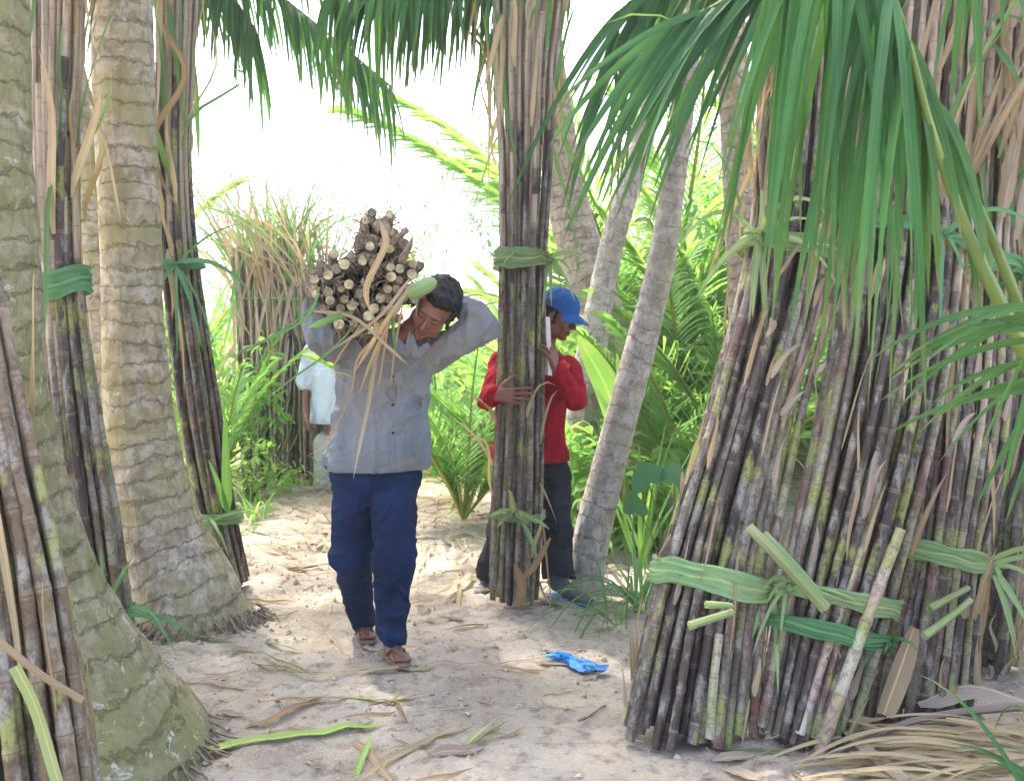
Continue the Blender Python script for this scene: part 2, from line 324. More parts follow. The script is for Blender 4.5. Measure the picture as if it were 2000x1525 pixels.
def frond_mb(L, ll, w, n, droop, seed, tilt=.5, gravity=.9, up_curve=.35, one=0, ragged=.12, sag=1.0):
    """frond that starts at the origin along +X and arches down; returns (leaflets, rachis)"""
    r = random.Random(seed); t = np.linspace(0, 1, 22)
    P = np.stack([L*(t-.12*t**3*droop), .05*L*np.sin(t*2+seed)*t, L*(up_curve*t-droop*t**2.2)], 1)
    lf = MB(); rc = MB(); tube(rc, P, .022*(L/3)**.5*(1-.88*t)+.002, 6)
    T, _, _ = frames(P)
    for i in range(n):
        s = .14+.86*(i+.5)/n; p = np.array([np.interp(s, t, P[:, k]) for k in range(3)]); tt = nrm([np.interp(s, t, T[:, k]) for k in range(3)])
        for sd_ in (-1, 1):
            if r.random() < ragged*.5: continue
            side = nrm(np.cross(tt, (0, 0, 1)))*sd_
            prof = math.sin(min(1, .25+s*1.05)*math.pi*.9+.12)**.6 if s < .97 else .4
            d = nrm(side*(1-.55*s)+tt*(.35+.8*s)+np.array((0, 0, tilt*(1-s)))+np.array([r.gauss(0, .07) for _ in range(3)]))
            blade(lf, p, d, ll*max(.3, prof)*r.uniform(.85, 1.1), w, gravity*r.uniform(.7, 1.2)*sag, tt, 6, .3, 0, r.gauss(0, .25))
    return lf, rc
FR = {}
def frond_tpl(key, *a, mat='leaf_dark', rmat='rachis_d', **k):
    lf, rc = frond_mb(*a, **k); FR[key] = (lf.mesh('frond', M[mat]), rc.mesh('rachis', M[rmat]))
for s in range(3):
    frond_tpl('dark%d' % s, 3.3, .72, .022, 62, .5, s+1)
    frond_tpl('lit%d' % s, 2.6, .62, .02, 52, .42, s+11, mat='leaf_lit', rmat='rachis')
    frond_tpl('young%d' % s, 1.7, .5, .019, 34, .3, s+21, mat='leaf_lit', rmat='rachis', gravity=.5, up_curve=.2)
def put_frond(root, key, loc, azim, elev, scale=1, roll=0, name='frond'):
    lf, rc = FR[key]; o = bpy.data.objects.new(name, lf); COL.objects.link(o); o.parent = root
    o.location = tuple(np.asarray(loc)-ORI[root.name]); o.scale = (scale,)*3
    Mx = Matrix.Rotation(azim, 3, 'Z') @ Matrix.Rotation(-elev, 3, 'Y') @ Matrix.Rotation(roll, 3, 'X'); o.rotation_euler = Mx.to_euler()
    r = bpy.data.objects.new('rachis', rc); COL.objects.link(r); r.parent = o
    return o
def trunk(root, secs, mat, sides=28, bumpy=.013, name='trunk', step=.035):
    """secs: (px,py,D,radius m) down the picture or points"""
    C = catmull([at(a, b, d) for a, b, d, _ in secs], 40); Lc = np.concatenate([[0], np.cumsum(np.linalg.norm(np.diff(C, axis=0), axis=1))])
    R0 = np.interp(np.linspace(0, 1, 40), np.linspace(0, 1, len(secs)), [s[3] for s in secs])
    n = int(Lc[-1]/step); q = np.linspace(0, Lc[-1], n); P = np.stack([np.interp(q, Lc, C[:, k]) for k in range(3)], 1); R = np.interp(q, Lc, R0)
    T, Nn, B = frames(P); ang = np.linspace(0, 2*math.pi, sides+1); s1 = sides+1
    A, Q = np.meshgrid(ang, q); ca, sa = np.cos(A), np.sin(A)
    zz = Q*11+1.1*vn(ca*1.5+5, sa*1.5, Q*2.5); fr = zz-np.floor(zz)
    rr = R[:, None]*(1+bumpy*(1-fr)*(.5+.5*vn(ca*3, sa*3, Q*9))+.04*vn(ca*2, sa*2, Q*3)+.028*vn(ca*6, sa*6, Q*18))
    V = P[:, None]+rr[..., None]*(ca[..., None]*Nn[:, None]+sa[..., None]*B[:, None])
    UV = np.stack([A/(2*math.pi), Q], -1).reshape(-1, 2)
    F = [(i*s1+j, i*s1+j+1, (i+1)*s1+j+1, (i+1)*s1+j) for i in range(n-1) for j in range(sides)]
    mb = MB(); mb.add(V.reshape(-1, 3), F, UV); return mb.build(name, M[mat], root)
def palm(label, secs, mat, nf, crown=None, kinds='dark', scale=1, group=None, elev=(-.2, .9), az0=0, skip=None, sides=28, name='coconut_palm'):
    b = at(*secs[0][:3]); b[2] = gz(b[0], b[1]); root = thing(name, b, label, 'palm tree', group)
    trunk(root, secs, mat, sides)
    top = at(*secs[-1][:3]); r = random.Random(int(abs(secs[0][0]))+nf)
    for i in range(nf):
        az = az0+i*2.39996
        if skip and skip(az): continue
        put_frond(root, '%s%d' % (kinds, i % 3), top+np.array((0, 0, .02*i/nf)), az, elev[0]+(elev[1]-elev[0])*((i*.37) % 1), scale*r.uniform(.85, 1.1), r.gauss(0, .15))
    return root
def rootlets(root, cx, cy, rad, n, seed):
    r = random.Random(seed); mb = MB()
    for i in range(n):
        a = r.uniform(-2.6, .6); q = np.array((math.cos(a), math.sin(a), 0)); p = np.array((cx, cy, 0))+q*rad*r.uniform(.9, 1.0); z = gz(p[0], p[1]); e = p+q*r.uniform(.03, .12)+np.array((r.gauss(0, .02), r.gauss(0, .02), 0))
        tube(mb, catmull([p+(0, 0, z+r.uniform(.02, .07)), (p+e)/2+(0, 0, z+.02), e+(0, 0, gz(e[0], e[1])-.01)], 6), np.linspace(.006, .002, 6), 5)
    mb.build('roots', M['root'], root)
def sec(px, py, D, wpx): return (px, py, D, wpx/2*D/FPX)
# left mossy palm, very close; its foot flares over the path
palm('mossy green coconut trunk at the left edge with a wide flared foot', [sec(118, 1700, 2.9, 800), sec(112, 1560, 2.9, 690), sec(108, 1450, 2.9, 590), sec(95, 1350, 2.9, 440), sec(75, 1250, 2.9, 335), sec(45, 1130, 2.9, 262), sec(18, 970, 2.9, 218), sec(-8, 780, 2.9, 190), sec(-25, 600, 2.9, 196), sec(-38, 300, 2.9, 186), sec(-45, 0, 2.9, 184), sec(-60, -600, 3.0, 175), sec(-90, -1500, 3.1, 165)],
     'trunk_a', 15, scale=1.05, elev=(.0, .95), az0=.3)
palm('pale coconut trunk beside the path with a broad foot, left of a leaning cane bundle', [sec(386, 1270, 4.35, 285), sec(370, 1215, 4.35, 248), sec(352, 1140, 4.35, 208), sec(318, 1060, 4.35, 174), sec(290, 950, 4.35, 150), sec(270, 800, 4.35, 128), sec(260, 600, 4.35, 112), sec(248, 300, 4.35, 114), sec(238, 0, 4.35, 114), sec(230, -400, 4.4, 110), sec(215, -900, 4.4, 104)],
     'trunk_b', 15, elev=(.1, .95), az0=1.1)
palm('yellowish coconut trunk half hidden behind the pale trunk at left', [sec(250, 1060, 5.9, 110), sec(215, 800, 5.9, 84), sec(192, 600, 5.9, 76), sec(176, 430, 5.9, 72), sec(160, 290, 5.9, 68), sec(100, 0, 6, 66), sec(40, -500, 6.1, 62)], 'trunk_b', 11, elev=(.1, .9), az0=.6)
palm('thick brown ringed trunk leaning left behind the man in the blue cap', [sec(1300, 980, 7.2, 150), sec(1262, 850, 7.1, 122), sec(1218, 730, 7, 104), sec(1165, 590, 7, 90), sec(1120, 440, 7, 84), sec(1092, 300, 7, 76), sec(1050, 0, 7, 70), sec(1000, -450, 7, 64)], 'trunk_c', 14, elev=(.15, .95), az0=2)
palm('slim pale trunk leaning right between the brown trunk and the smooth grey one', [sec(1120, 960, 6.4, 80), sec(1145, 760, 6.4, 66), sec(1170, 600, 6.4, 52), sec(1205, 440, 6.4, 46), sec(1240, 330, 6.4, 42), sec(1300, 100, 6.4, 40), sec(1420, -400, 6.4, 38)], 'trunk_d', 12, elev=(.2, .95), az0=.2, sides=20)
palm('smooth grey trunk with pale rings leaning right, beside the blue capped man', [sec(1135, 1165, 4.95, 78), sec(1160, 1030, 4.95, 72), sec(1205, 850, 4.98, 64), sec(1250, 680, 5, 60), sec(1286, 540, 5, 54), sec(1312, 380, 5, 48), sec(1330, 250, 5, 44), sec(1380, -200, 5.1, 40), sec(1430, -640, 5.2, 38)], 'trunk_d', 12, elev=(.2, .95), az0=1.7, sides=20)
palm('distant palm placed out of sight behind the slim left cane bundle, crown kept for canopy shade', [sec(335, 945, 10, 34), sec(340, 400, 10, 26), sec(350, 150, 10, 24), sec(420, -300, 10, 22)], 'trunk_c', 14, elev=(-.1, .95), az0=.9, sides=14, kinds='lit')  # trunk moved out of sight; palm kept for the shade of its crown
for o_ in [o for o in COL.objects if o.name in ('coconut_palm', 'coconut_palm.001')]:

    tr = [c for c in o_.children if c.name.startswith('trunk')][0]; vs = np.array([v.co for v in tr.data.vertices])+ORI[o_.name]; low_ = vs[np.abs(vs[:, 2]-.02) < .05]
    c_ = (low_.min(0)+low_.max(0))/2; rootlets(o_, c_[0], c_[1], (low_[:, 0].max()-low_[:, 0].min())/2, 90, 3)
# ------------------------------------------------------------------ sugarcane bundles
def disk(n, r):
    P = []
    k = 2.39996
    for i in range(n):
        q = math.sqrt((i+.5)/n); P.append((q*math.cos(i*k)+r.gauss(0, .04), q*math.sin(i*k)+r.gauss(0, .04)))
    return P
def cane(P, r, rnd, mats, root, name='cane_stalk', ageL=(0, 1), inter=.105, sides=9, cut=True, label=None):
    P = np.asarray(P, float); L = np.concatenate([[0], np.cumsum(np.linalg.norm(np.diff(P, axis=0), axis=1))]); tot = L[-1]
    q = []; v = []; R = []; s = rnd.uniform(-.05, 0); i = 0; rr = r
    while s < tot:
        h = inter*rnd.uniform(.7, 1.25)
        for f, k in ((0, 1.12), (.05, 1.05), (.1, .97), (.5, .96), (.9, .98), (.97, 1.04)):
            z = s+f*h
            if 0 <= z < tot: q.append(z); v.append(i+f); R.append(rr*k)
        s += h; i += 1; rr = r*(1-.25*s/tot)
    q = np.array(q); Q = np.stack([np.interp(q, L, P[:, k]) for k in range(3)], 1); n = len(q)
    T, Nn, B = frames(Q); ang = np.linspace(0, 2*math.pi, sides+1); s1 = sides+1
    V = (Q[:, None]+np.array(R)[:, None, None]*(np.cos(ang)[None, :, None]*Nn[:, None]+np.sin(ang)[None, :, None]*B[:, None])).reshape(-1, 3)
    UV = np.stack([np.tile(ang/(2*math.pi), n), np.repeat(v, s1)], 1)
    A = np.repeat(ageL[0]+(ageL[1]-ageL[0])*q/tot, s1)
    mb = MB(); mb.add(V, [(a*s1+b, a*s1+b+1, (a+1)*s1+b+1, (a+1)*s1+b) for a in range(n-1) for b in range(sides)], UV, 0, A)
    if cut:
        tl = np.array([rnd.gauss(0, .25), rnd.gauss(0, .25)])
        for e in (0, n-1):
            c = V[e*s1:e*s1+sides].copy()
            mb.add(c, [tuple(range(sides))[::-1] if e == 0 else tuple(range(sides))], None, 1)
    o = mb.build(name, mats, root)
    if label: o['label'] = label
    return o
class Bundle: pass
def bundle(label, secs, n, r=.019, depth=.6, seed=1, mats=None, twist=.5, group='sugarcane bundles leaning on the palms', floor=True, agehi=1.0, sides=9, inter=.105, name='sugarcane_bundle', cat='cane bundle'):
    """secs from the foot up: (py, pxLeft, pxRight, D)"""
    rnd = random.Random(seed); b = Bundle(); K = 24
    C = catmull([at((l+rr_)/2, py, D) for py, l, rr_, D in secs], K)
    W = np.interp(np.linspace(0, 1, K), np.linspace(0, 1, len(secs)), [(rr_-l)/2*D/FPX for py, l, rr_, D in secs])
    base = C[0].copy(); base[2] = gz(base[0], base[1]) if floor else base[2]
    root = thing(name, base, label, cat, group); b.root = root; b.C = C; b.W = W; b.depth = depth; b.r = r
    ax = nrm(C[-1]-C[0]); b.X = nrm(np.cross(ax, (0, 1, 0))*1.0); b.X = b.X if b.X[0] > 0 else -b.X; b.Y = nrm(np.cross(b.X, ax)); b.Y = b.Y if b.Y[1] > 0 else -b.Y
    b.ax = ax; mats = mats or [M['cane'], M['cut']]; tw = twist; inter *= 1.35
    b.paths = []
    for i, (u, v) in enumerate(disk(n, rnd)):
        P = []; wob = [rnd.gauss(0, 1) for _ in range(4)]
        tl = rnd.uniform(-.04, .03); k0 = 0; k1 = K if rnd.random() < .8 else rnd.randint(int(K*.75), K)
        for k in range(k0, k1):
            t = k/(K-1); a = tw*(t-.3)*(.6+.2*wob[0]*.3); uu = u*math.cos(a)-v*math.sin(a); vv = u*math.sin(a)+v*math.cos(a)
            w = max(W[k]-r, .01)
            p = C[k]+b.X*(uu*w+(.004+.5*r)*.9*wob[1]*math.sin(4*t+wob[2]))+b.Y*(vv*w*depth+.006*wob[3]*math.cos(3*t))
            P.append(p)
        P = np.array(P)
        if floor: P[0] = P[0]+ax*(gz(P[0][0], P[0][1])+.0-P[0][2]+rnd.uniform(-.005, .03))/max(ax[2], .3)
        cane(P, r*rnd.uniform(.82, 1.15), rnd, mats, root, ageL=(0, agehi), sides=sides, inter=inter); b.paths.append(P)
    return b
def bat(b, t):
    K = len(b.C)-1; x = t*K; i = min(int(x), K-1); f = x-i
    return b.C[i]*(1-f)+b.C[i+1]*f, b.W[i]*(1-f)+b.W[i+1]*f, nrm(b.C[i+1]-b.C[i])
def knotb(mb, p, s, rnd, n=9):
    for k in range(n):
        a = np.array([rnd.gauss(0, 1) for _ in range(3)]); a[1] = -abs(a[1])*.4; a = nrm(a)
        q = np.array([rnd.gauss(0, .3*s) for _ in range(3)])
        P = catmull([p-a*s*.6+q, p+np.array((0, -s*.55, 0))+q*.4, p+a*s*.7], 7); ribbon(mb, P, s*.3*np.array([.5, .9, 1, 1, 1, .8, .3]), (0, -1, .2), .5, twist=rnd.uniform(-1, 1), cross=5)
def tie(b, t, w=.09, mat='leaf_tie', ka=None, ends=5, seed=3, tilt=0., elen=.35, half=None):
    rnd = random.Random(seed); c, W, ax = bat(b, t); mb = MB(); n = 60; m = 15
    rx = W+.016; ry = W*b.depth+.02; V = []; UV = []
    for i in range(n+1):
        a = 2*math.pi*i/n
        pinch = 1-.35*(math.exp(-((a-ka)/.5)**2) if ka is not None else 0)
        for j in range(m):
            s = (j/(m-1)-.5); pl = .0045*math.sin(j*2.1+2*math.sin(a*2))+.008*vn(a*3, j*.8, seed)
            p = c+b.X*math.cos(a)*(rx+pl)-b.Y*math.sin(a)*(ry+pl)+ax*(s*w*pinch+tilt*math.cos(a)*W+.008*vn(a*2.5, seed, s*2)+.004*math.sin(a*3+seed))
            V.append(p); UV.append((j/(m-1), i/n))
    mb.add(V, [(i*m+j, i*m+j+1, (i+1)*m+j+1, (i+1)*m+j) for i in range(n) for j in range(m-1)], UV)
    if ka is not None:
        p = c+b.X*math.cos(ka)*rx-b.Y*math.sin(ka)*ry+ax*tilt*math.cos(ka)*W
        knotb(mb, p, w*.42, rnd)
        for k in range(ends):
            d = nrm(b.X*rnd.gauss(.3*math.cos(ka), .45)+np.array((0, -.35, rnd.choice([-.9, -.7, -.8, .1, .4])))); p = p+np.array([rnd.gauss(0, .006) for _ in range(3)]); blade(mb, p, d, elen*rnd.uniform(.5, 1.1), .011*rnd.uniform(.6, 1.4), rnd.uniform(.3, 1.1), (0, -1, .1), 8, .3)
    return mb.build('leaf_tie', M[mat], b.root)
def strips(b, n, t0, t1, mat, name, seed=1, L=(.25, .6), w=.012, spread=.35, droop=.5, upness=1, front=.8, n_=7, curl=.15):
    rnd = random.Random(seed); mb = MB()
    for i in range(n):
        t = rnd.uniform(t0, t1); c, W, ax = bat(b, t); a = rnd.uniform(math.pi*(.5-front), math.pi*(.5+front))
        o = b.X*math.cos(a)*W-b.Y*math.sin(a)*W*b.depth; p = c+o*1.02
        d = nrm(ax*upness*(1 if rnd.random() < .75 else -1)+nrm(o)*abs(rnd.gauss(0, spread))+b.X*rnd.gauss(0, spread*.6))
        blade(mb, p, d, rnd.uniform(*L), w*rnd.uniform(.5, 1.5), droop*rnd.uniform(.2, 1.3), (-nrm(o)[0], -1, .1), n_, .35, 0, rnd.gauss(0, .6), curl=curl*rnd.gauss(0, 1))
        if n <= 26:
            mb.build({'green_leaves': 'green_leaf', 'dry_leaves': 'dry_leaf', 'dry_sheaths': 'dry_sheath', 'loose_husks': 'loose_husk', 'straw_tops': 'straw_leaf'}.get(name, name), M[mat], b.root); mb = MB()
    return mb.build(name, M[mat], b.root) if mb.n else None

CG = 'cane bundles stacked on the right of the path'
A = bundle('leftmost leaning cane bundle of the right stack, tied with pale green leaf bands', [(1452, 1196, 1480, 3.02), (1130, 1275, 1500, 3.12), (800, 1375, 1562, 3.24), (490, 1450, 1640, 3.36), (150, 1480, 1670, 3.5), (-150, 1495, 1690, 3.62)], 50, .0172, .55, 1, group=CG)
Bb = bundle('cane bundle in the middle of the right stack with pale pink-white stalks in front', [(1462, 1455, 1665, 3.0), (1150, 1512, 1755, 3.1), (800, 1585, 1840, 3.22), (500, 1635, 1880, 3.36), (150, 1660, 1900, 3.5), (-150, 1680, 1920, 3.62)], 50, .0172, .55, 2, group=CG)
Cc = bundle('near vertical cane bundle at the right of the stack, behind the straw heap', [(1395, 1660, 1905, 3.2), (1085, 1735, 1925, 3.26), (800, 1750, 1972, 3.36), (520, 1775, 1985, 3.48), (150, 1795, 2000, 3.62), (-150, 1800, 2020, 3.75)], 50, .0172, .55, 3, group=CG)
Ee = bundle('grey green cane bundle in shade at the far right edge', [(1345, 1880, 1995, 3.7), (1050, 1915, 2040, 3.72), (700, 1950, 2080, 3.75), (300, 1950, 2090, 3.8), (-150, 1930, 2090, 3.85)], 18, .021, .7, 4, [M['cane_grey'], M['cut']], group=CG)
Ff = bundle('cane bundle at the back of the right stack with a straw-coloured top', [(1310, 1560, 1800, 3.85), (800, 1600, 1850, 3.9), (400, 1640, 1880, 3.95), (0, 1680, 1920, 4.0), (-200, 1700, 1960, 4.05)], 26, .021, .5, 5, group=CG, agehi=1.4)
def pt(b, u, v, t):
    c, W, ax = bat(b, t); return c+b.X*u*W-b.Y*v*(W*b.depth+.02)
rn = random.Random(77)
for (p0, p1, D0, D1, rr_, lb) in (((1598, 1478), (1768, 1010), 2.9, 3.0, .022, 'pale cane stained pink near its foot'), ((1552, 1462), (1690, 1050), 2.93, 3.05, .019, 'pale yellow cane with white wax'),
        ((1385, 1450), (1408, 1215), 2.93, 2.99, .017, 'bare orange-tan cane')):
    P = catmull([at(*p0, D0), at((p0[0]+p1[0])/2-3, (p0[1]+p1[1])/2, (D0+D1)/2), at(*p1, D1)], 10)
    cane(P, rr_, rn, [M['cane_young'], M['cut']], Bb.root if p0[0] > 1500 else A.root, inter=.13, sides=12, ageL=(0, 0), label=lb)
# ties (t found from the height in the picture)
def tfor(b, py):
    best = min(range(101), key=lambda i: abs(proj(bat(b, i/100)[0])[1]-py)); return best/100
def proj(p):
    x, y, z = p[0], p[1], p[2]-CAMZ; yc = y*CP-z*SP; zc = y*SP+z*CP
    return 1000+FPX*x/yc, 762.5-FPX*zc/yc
tie(A, tfor(A, 1130), .088, ka=.35, seed=2, ends=6); tie(A, tfor(A, 497), .085, ka=2.3, seed=5, ends=9, elen=.6)
tie(Bb, tfor(Bb, 1225), .055, 'leaf_tie_dark', ka=.2, seed=7, ends=4, elen=.2); tie(Bb, tfor(Bb, 1165), .065, ka=2.6, seed=8, ends=4, elen=.25)
tie(Bb, tfor(Bb, 470), .06, 'leaf_tie_dark', ka=1.2, seed=9, ends=4)
tie(Cc, tfor(Cc, 1088), .075, ka=.15, seed=11, ends=7, tilt=-.12); tie(Cc, tfor(Cc, 525), .085, 'leaf_tie_dark', ka=.3, seed=12, ends=8)
tie(Ff, tfor(Ff, 500), .09, 'leaf_tie_dark', seed=13)
for b, s in ((A, 1), (Bb, 2), (Cc, 3), (Ff, 4), (Ee, 5)):
    strips(b, 60, .62, 1, 'dry', 'dry_leaves', s*10, (.3, .8), .014, .2, .3)
    strips(b, 26, .02, .6, 'dry', 'dry_sheaths', s*10+1, (.12, .4), .009, .12, .25)
    strips(b, 16, .0, .6, 'dry_grey', 'loose_husks', s*10+7, (.08, .25), .014, .3, .4)
    strips(b, 22, .6, .98, 'leaf_cane', 'green_leaves', s*10+2, (.4, .9), .012, .35, .7)
strips(Cc, 60, .6, 1, 'leaf_cane', 'green_tops', 61, (.5, 1.1), .013, .4, .9); strips(Ee, 50, .5, 1, 'leaf_cane', 'green_tops', 62, (.5, 1.1), .013, .5, 1.)
strips(A, 35, .62, 1, 'dry_grey', 'torn_sheaths', 63, (.3, .7), .03, .1, .15)
strips(Cc, 40, .62, 1, 'dry_grey', 'torn_sheaths', 64, (.3, .7), .03, .12, .15); strips(Ff, 50, .5, 1, 'dry_grey', 'torn_sheaths', 65, (.3, .8), .03, .15, .15)
# peeled green stem stubs stuck through the bands
def stub(root, a, b, r, mat='leaf_pale', hollow=True, label=None):
    mb = MB(); P = catmull([a, (np.array(a)+b)/2+np.array((0, -.01, .004)), b], 8); tube(mb, P, np.linspace(r, r*.8, 8), 10, cap=not hollow)
    if hollow: tube(mb, P[::-1][:-1], np.linspace(r*.6, r*.7, 7), 10, cap=False)
    o = mb.build('green_stem', M[mat], root)
    if label: o['label'] = label
stub(Bb.root, at(1612, 1188, 2.84), at(1462, 1028, 2.93), .021, label='peeled pale green stem sheath'); stub(Bb.root, at(1600, 1165, 2.87), at(1492, 1042, 2.97), .018, 'leaf_tie')
stub(Cc.root, at(1805, 1242, 2.97), at(1895, 1172, 3.08), .014); stub(Cc.root, at(1815, 1188, 2.99), at(1890, 1148, 3.1), .013)
stub(A.root, at(1345, 1222, 2.88), at(1430, 1195, 2.93), .014); stub(A.root, at(1378, 1180, 2.88), at(1428, 1183, 2.92), .012)
# dry broad sheath sticking out between the middle and right bundles
mb = MB(); ribbon(mb, catmull([at(1725, 1395, 2.98), at(1760, 1300, 3.0), at(1785, 1225, 3.05)], 8), [.028, .034, .036, .036, .034, .03, .026, .015], (0, -1, .2), .5, cross=5)
mb.build('broken_sheath', M['dry'], Cc.root)

# held bundle in the middle
H = bundle('tall upright cane bundle hugged by the man in the blue cap', [(1178, 955, 1052, 4.62), (1000, 958, 1060, 4.62), (760, 968, 1062, 4.62), (510, 970, 1066, 4.62), (300, 962, 1080, 4.64), (120, 950, 1090, 4.66), (0, 945, 1105, 4.68), (-120, 935, 1120, 4.7)], 36, .0158, .95, 21, group='sugarcane bundles beside the path', twist=.15, agehi=.93)
tie(H, tfor(H, 512), .095, ka=.25, seed=31, ends=7, elen=.32); tie(H, tfor(H, 1003), .03, ka=1.4, seed=32, ends=4, elen=.22)
mb = MB()
for k, (dx, dz, ll) in enumerate(((-1, .3, .11), (-.9, -.5, .1), (1, -.1, .12), (.9, -.45, .09), (-.1, 1.1, .15), (-.6, -.2, .07))):
    blade(mb, at(1003+dx*4, 1002, 4.46), (dx, -.25, dz), ll, .02, .5, (0, -1, .2), 7, .5, twist=dx)
mb.build('leaf_knot', M['leaf_pale'], H.root)
strips(H, 26, .6, 1, 'leaf_cane', 'green_leaves', 33, (.4, .9), .012, .35, .5, front=1); strips(H, 40, .55, 1, 'dry', 'dry_leaves', 34, (.3, .6), .013, .13, .2, front=1)
strips(H, 12, .0, .3, 'dry', 'dry_sheaths', 35, (.2, .45), .01, .3, .6)
mb = MB()
for (p0, p1, p2, w) in (((1005, 1100), (1020, 1150), (1008, 1185), .02), ((1075, 1050), (1040, 1110), (1010, 1135), .016)):
    mb = MB(); ribbon(mb, catmull([at(*p0, 4.45), at(*p1, 4.4), at(*p2, 4.46)], 7), w*np.array([.3, .9, 1, 1, .9, .7, .3]), (0, -1, .2), .5); mb.build('torn_sheath', M['dry_brown'], H.root)

# left bundles
L1 = bundle('closest cane bundle, thick stalks cropped by the lower left corner', [(1860, -20, 262, 2.05), (1525, -75, 215, 2.1), (1150, -110, 150, 2.15), (820, -140, 62, 2.2), (560, -165, 5, 2.25), (250, -190, -40, 2.35)], 40, .0168, .7, 41, [M['cane_warm'], M['cut']], group='sugarcane bundles leaning on the left palms', sides=12, inter=.12, agehi=.75)
L2 = bundle('dark cane bundle wedged between mossy and pale trunk, tied with a broad green leaf', [(1258, 148, 264, 3.93), (1000, 104, 232, 3.93), (800, 80, 200, 3.93), (560, 62, 168, 3.93), (300, 50, 160, 3.93), (0, 42, 170, 3.93), (-200, 30, 180, 3.93)], 32, .0195, .75, 42, group='sugarcane bundles leaning on the left palms', twist=.3)
L3 = bundle('slim cane bundle leaning on the right side of the pale trunk', [(1143, 425, 495, 4.9), (1000, 382, 465, 4.85), (800, 340, 436, 4.8), (520, 308, 392, 4.75), (300, 302, 375, 4.75), (0, 298, 388, 4.75), (-200, 290, 400, 4.75)], 24, .0178, .8, 43, group='sugarcane bundles leaning on the left palms', twist=.3)
tie(L2, tfor(L2, 560), .12, 'leaf_tie_dark', seed=44, tilt=.25); tie(L2, tfor(L2, 1190), .06, 'leaf_tie_dark', ka=.6, seed=45, ends=6)
tie(L3, tfor(L3, 522), .035, 'leaf_tie_dark', ka=1.4, seed=46, ends=9, elen=.5); tie(L3, tfor(L3, 1008), .08, ka=1.5, seed=47, ends=8, elen=.35)
strips(L2, 40, .5, 1, 'dry', 'dry_leaves', 48, (.3, .8), .02, .12, .2); strips(L2, 12, .6, 1, 'leaf_cane', 'green_leaves', 49, (.4, .8), .014, .2, .6)
strips(L3, 30, .5, 1, 'dry', 'dry_leaves', 50, (.3, .8), .013, .15, .3); strips(L3, 14, .6, 1, 'leaf_cane', 'green_leaves', 51, (.4, .8), .014, .2, .6)
strips(L1, 10, .2, .6, 'dry', 'dry_sheaths', 52, (.3, .5), .014, .06, .1)
mb = MB(); tube(mb, catmull([at(-20, 1235, 1.88), at(70, 1310, 1.87), at(162, 1368, 1.88)], 8), .0075, 8); mb.build('twig', M['dry'], L1.root)
mb = MB(); ribbon(mb, catmull([at(30, 1300, 1.9), at(72, 1385, 1.9), at(118, 1540, 1.9)], 8), .013, (0, -1, .2), .4)
mb.build('pale_sheath', M['leaf_pale'], L1.root)
mb = MB()
for dx, L_ in ((-.35, .16), (.1, .13), (.55, .12), (-.7, .1)): blade(mb, at(205, 1190, 3.6), (dx, -.3, 1), L_*2.4, .014, .15, (0, -1, .2), 7, .3)
mb.build('leaf_tuft', M['leaf_tie_dark'], L2.root)
mb = MB(); blade(mb, at(445, 1000, 4.5), (.02, -.1, 1), .5, .03, .05, (0, -1, .2), 8, .3); blade(mb, at(445, 1000, 4.5), (-.25, -.1, 1), .28, .02, .2, (0, -1, .2), 8, .3)
mb.build('leaf_tuft', M['leaf_lit'], L3.root)
mb = MB(); ribbon(mb, catmull([at(325, 60, 4.5), at(362, 150, 4.45), at(300, 260, 4.4), at(312, 350, 4.4), at(350, 410, 4.45)], 16), np.concatenate([[.004], np.full(14, .014), [.003]]), (0, -1, .2), .5, twist=1.5)
mb.build('curled_dry_leaf', M['dry_brown'], L3.root)

# far stack behind the men
BG = 'cane bundles standing behind the grey shirted man'
for i, (lab, l, r_, D, top) in enumerate((('leafy topped cane bundle standing furthest left in the far stack', 470, 545, 8.2, 520), ('cane bundle at the middle of the far stack', 530, 600, 8.0, 500), ('cane bundle at the right of the far stack behind the pale blue shirt', 585, 650, 7.9, 560), ('short cane bundle slumped at the back of the far stack', 500, 590, 8.6, 540))):
    b = bundle(lab, [(955, l, r_, D), (700, l-8, r_-4, D), (560, l-15, r_-12, D), (top-40, l-25, r_-20, D)], 26, .019, .7, 80+i, group=BG, sides=6)
    strips(b, 40, .35, 1, 'dry_grey', 'dry_leaves', 90+i, (.5, 1.0), .013, .3, .4, front=1); strips(b, 34, .6, 1, 'leaf_cane', 'green_tops', 95+i, (.5, .95), .014, .35, .5, front=1)
    strips(b, 22, .6, 1, 'dry', 'straw_tops', 99+i, (.4, .9), .012, .5, .7, front=1)

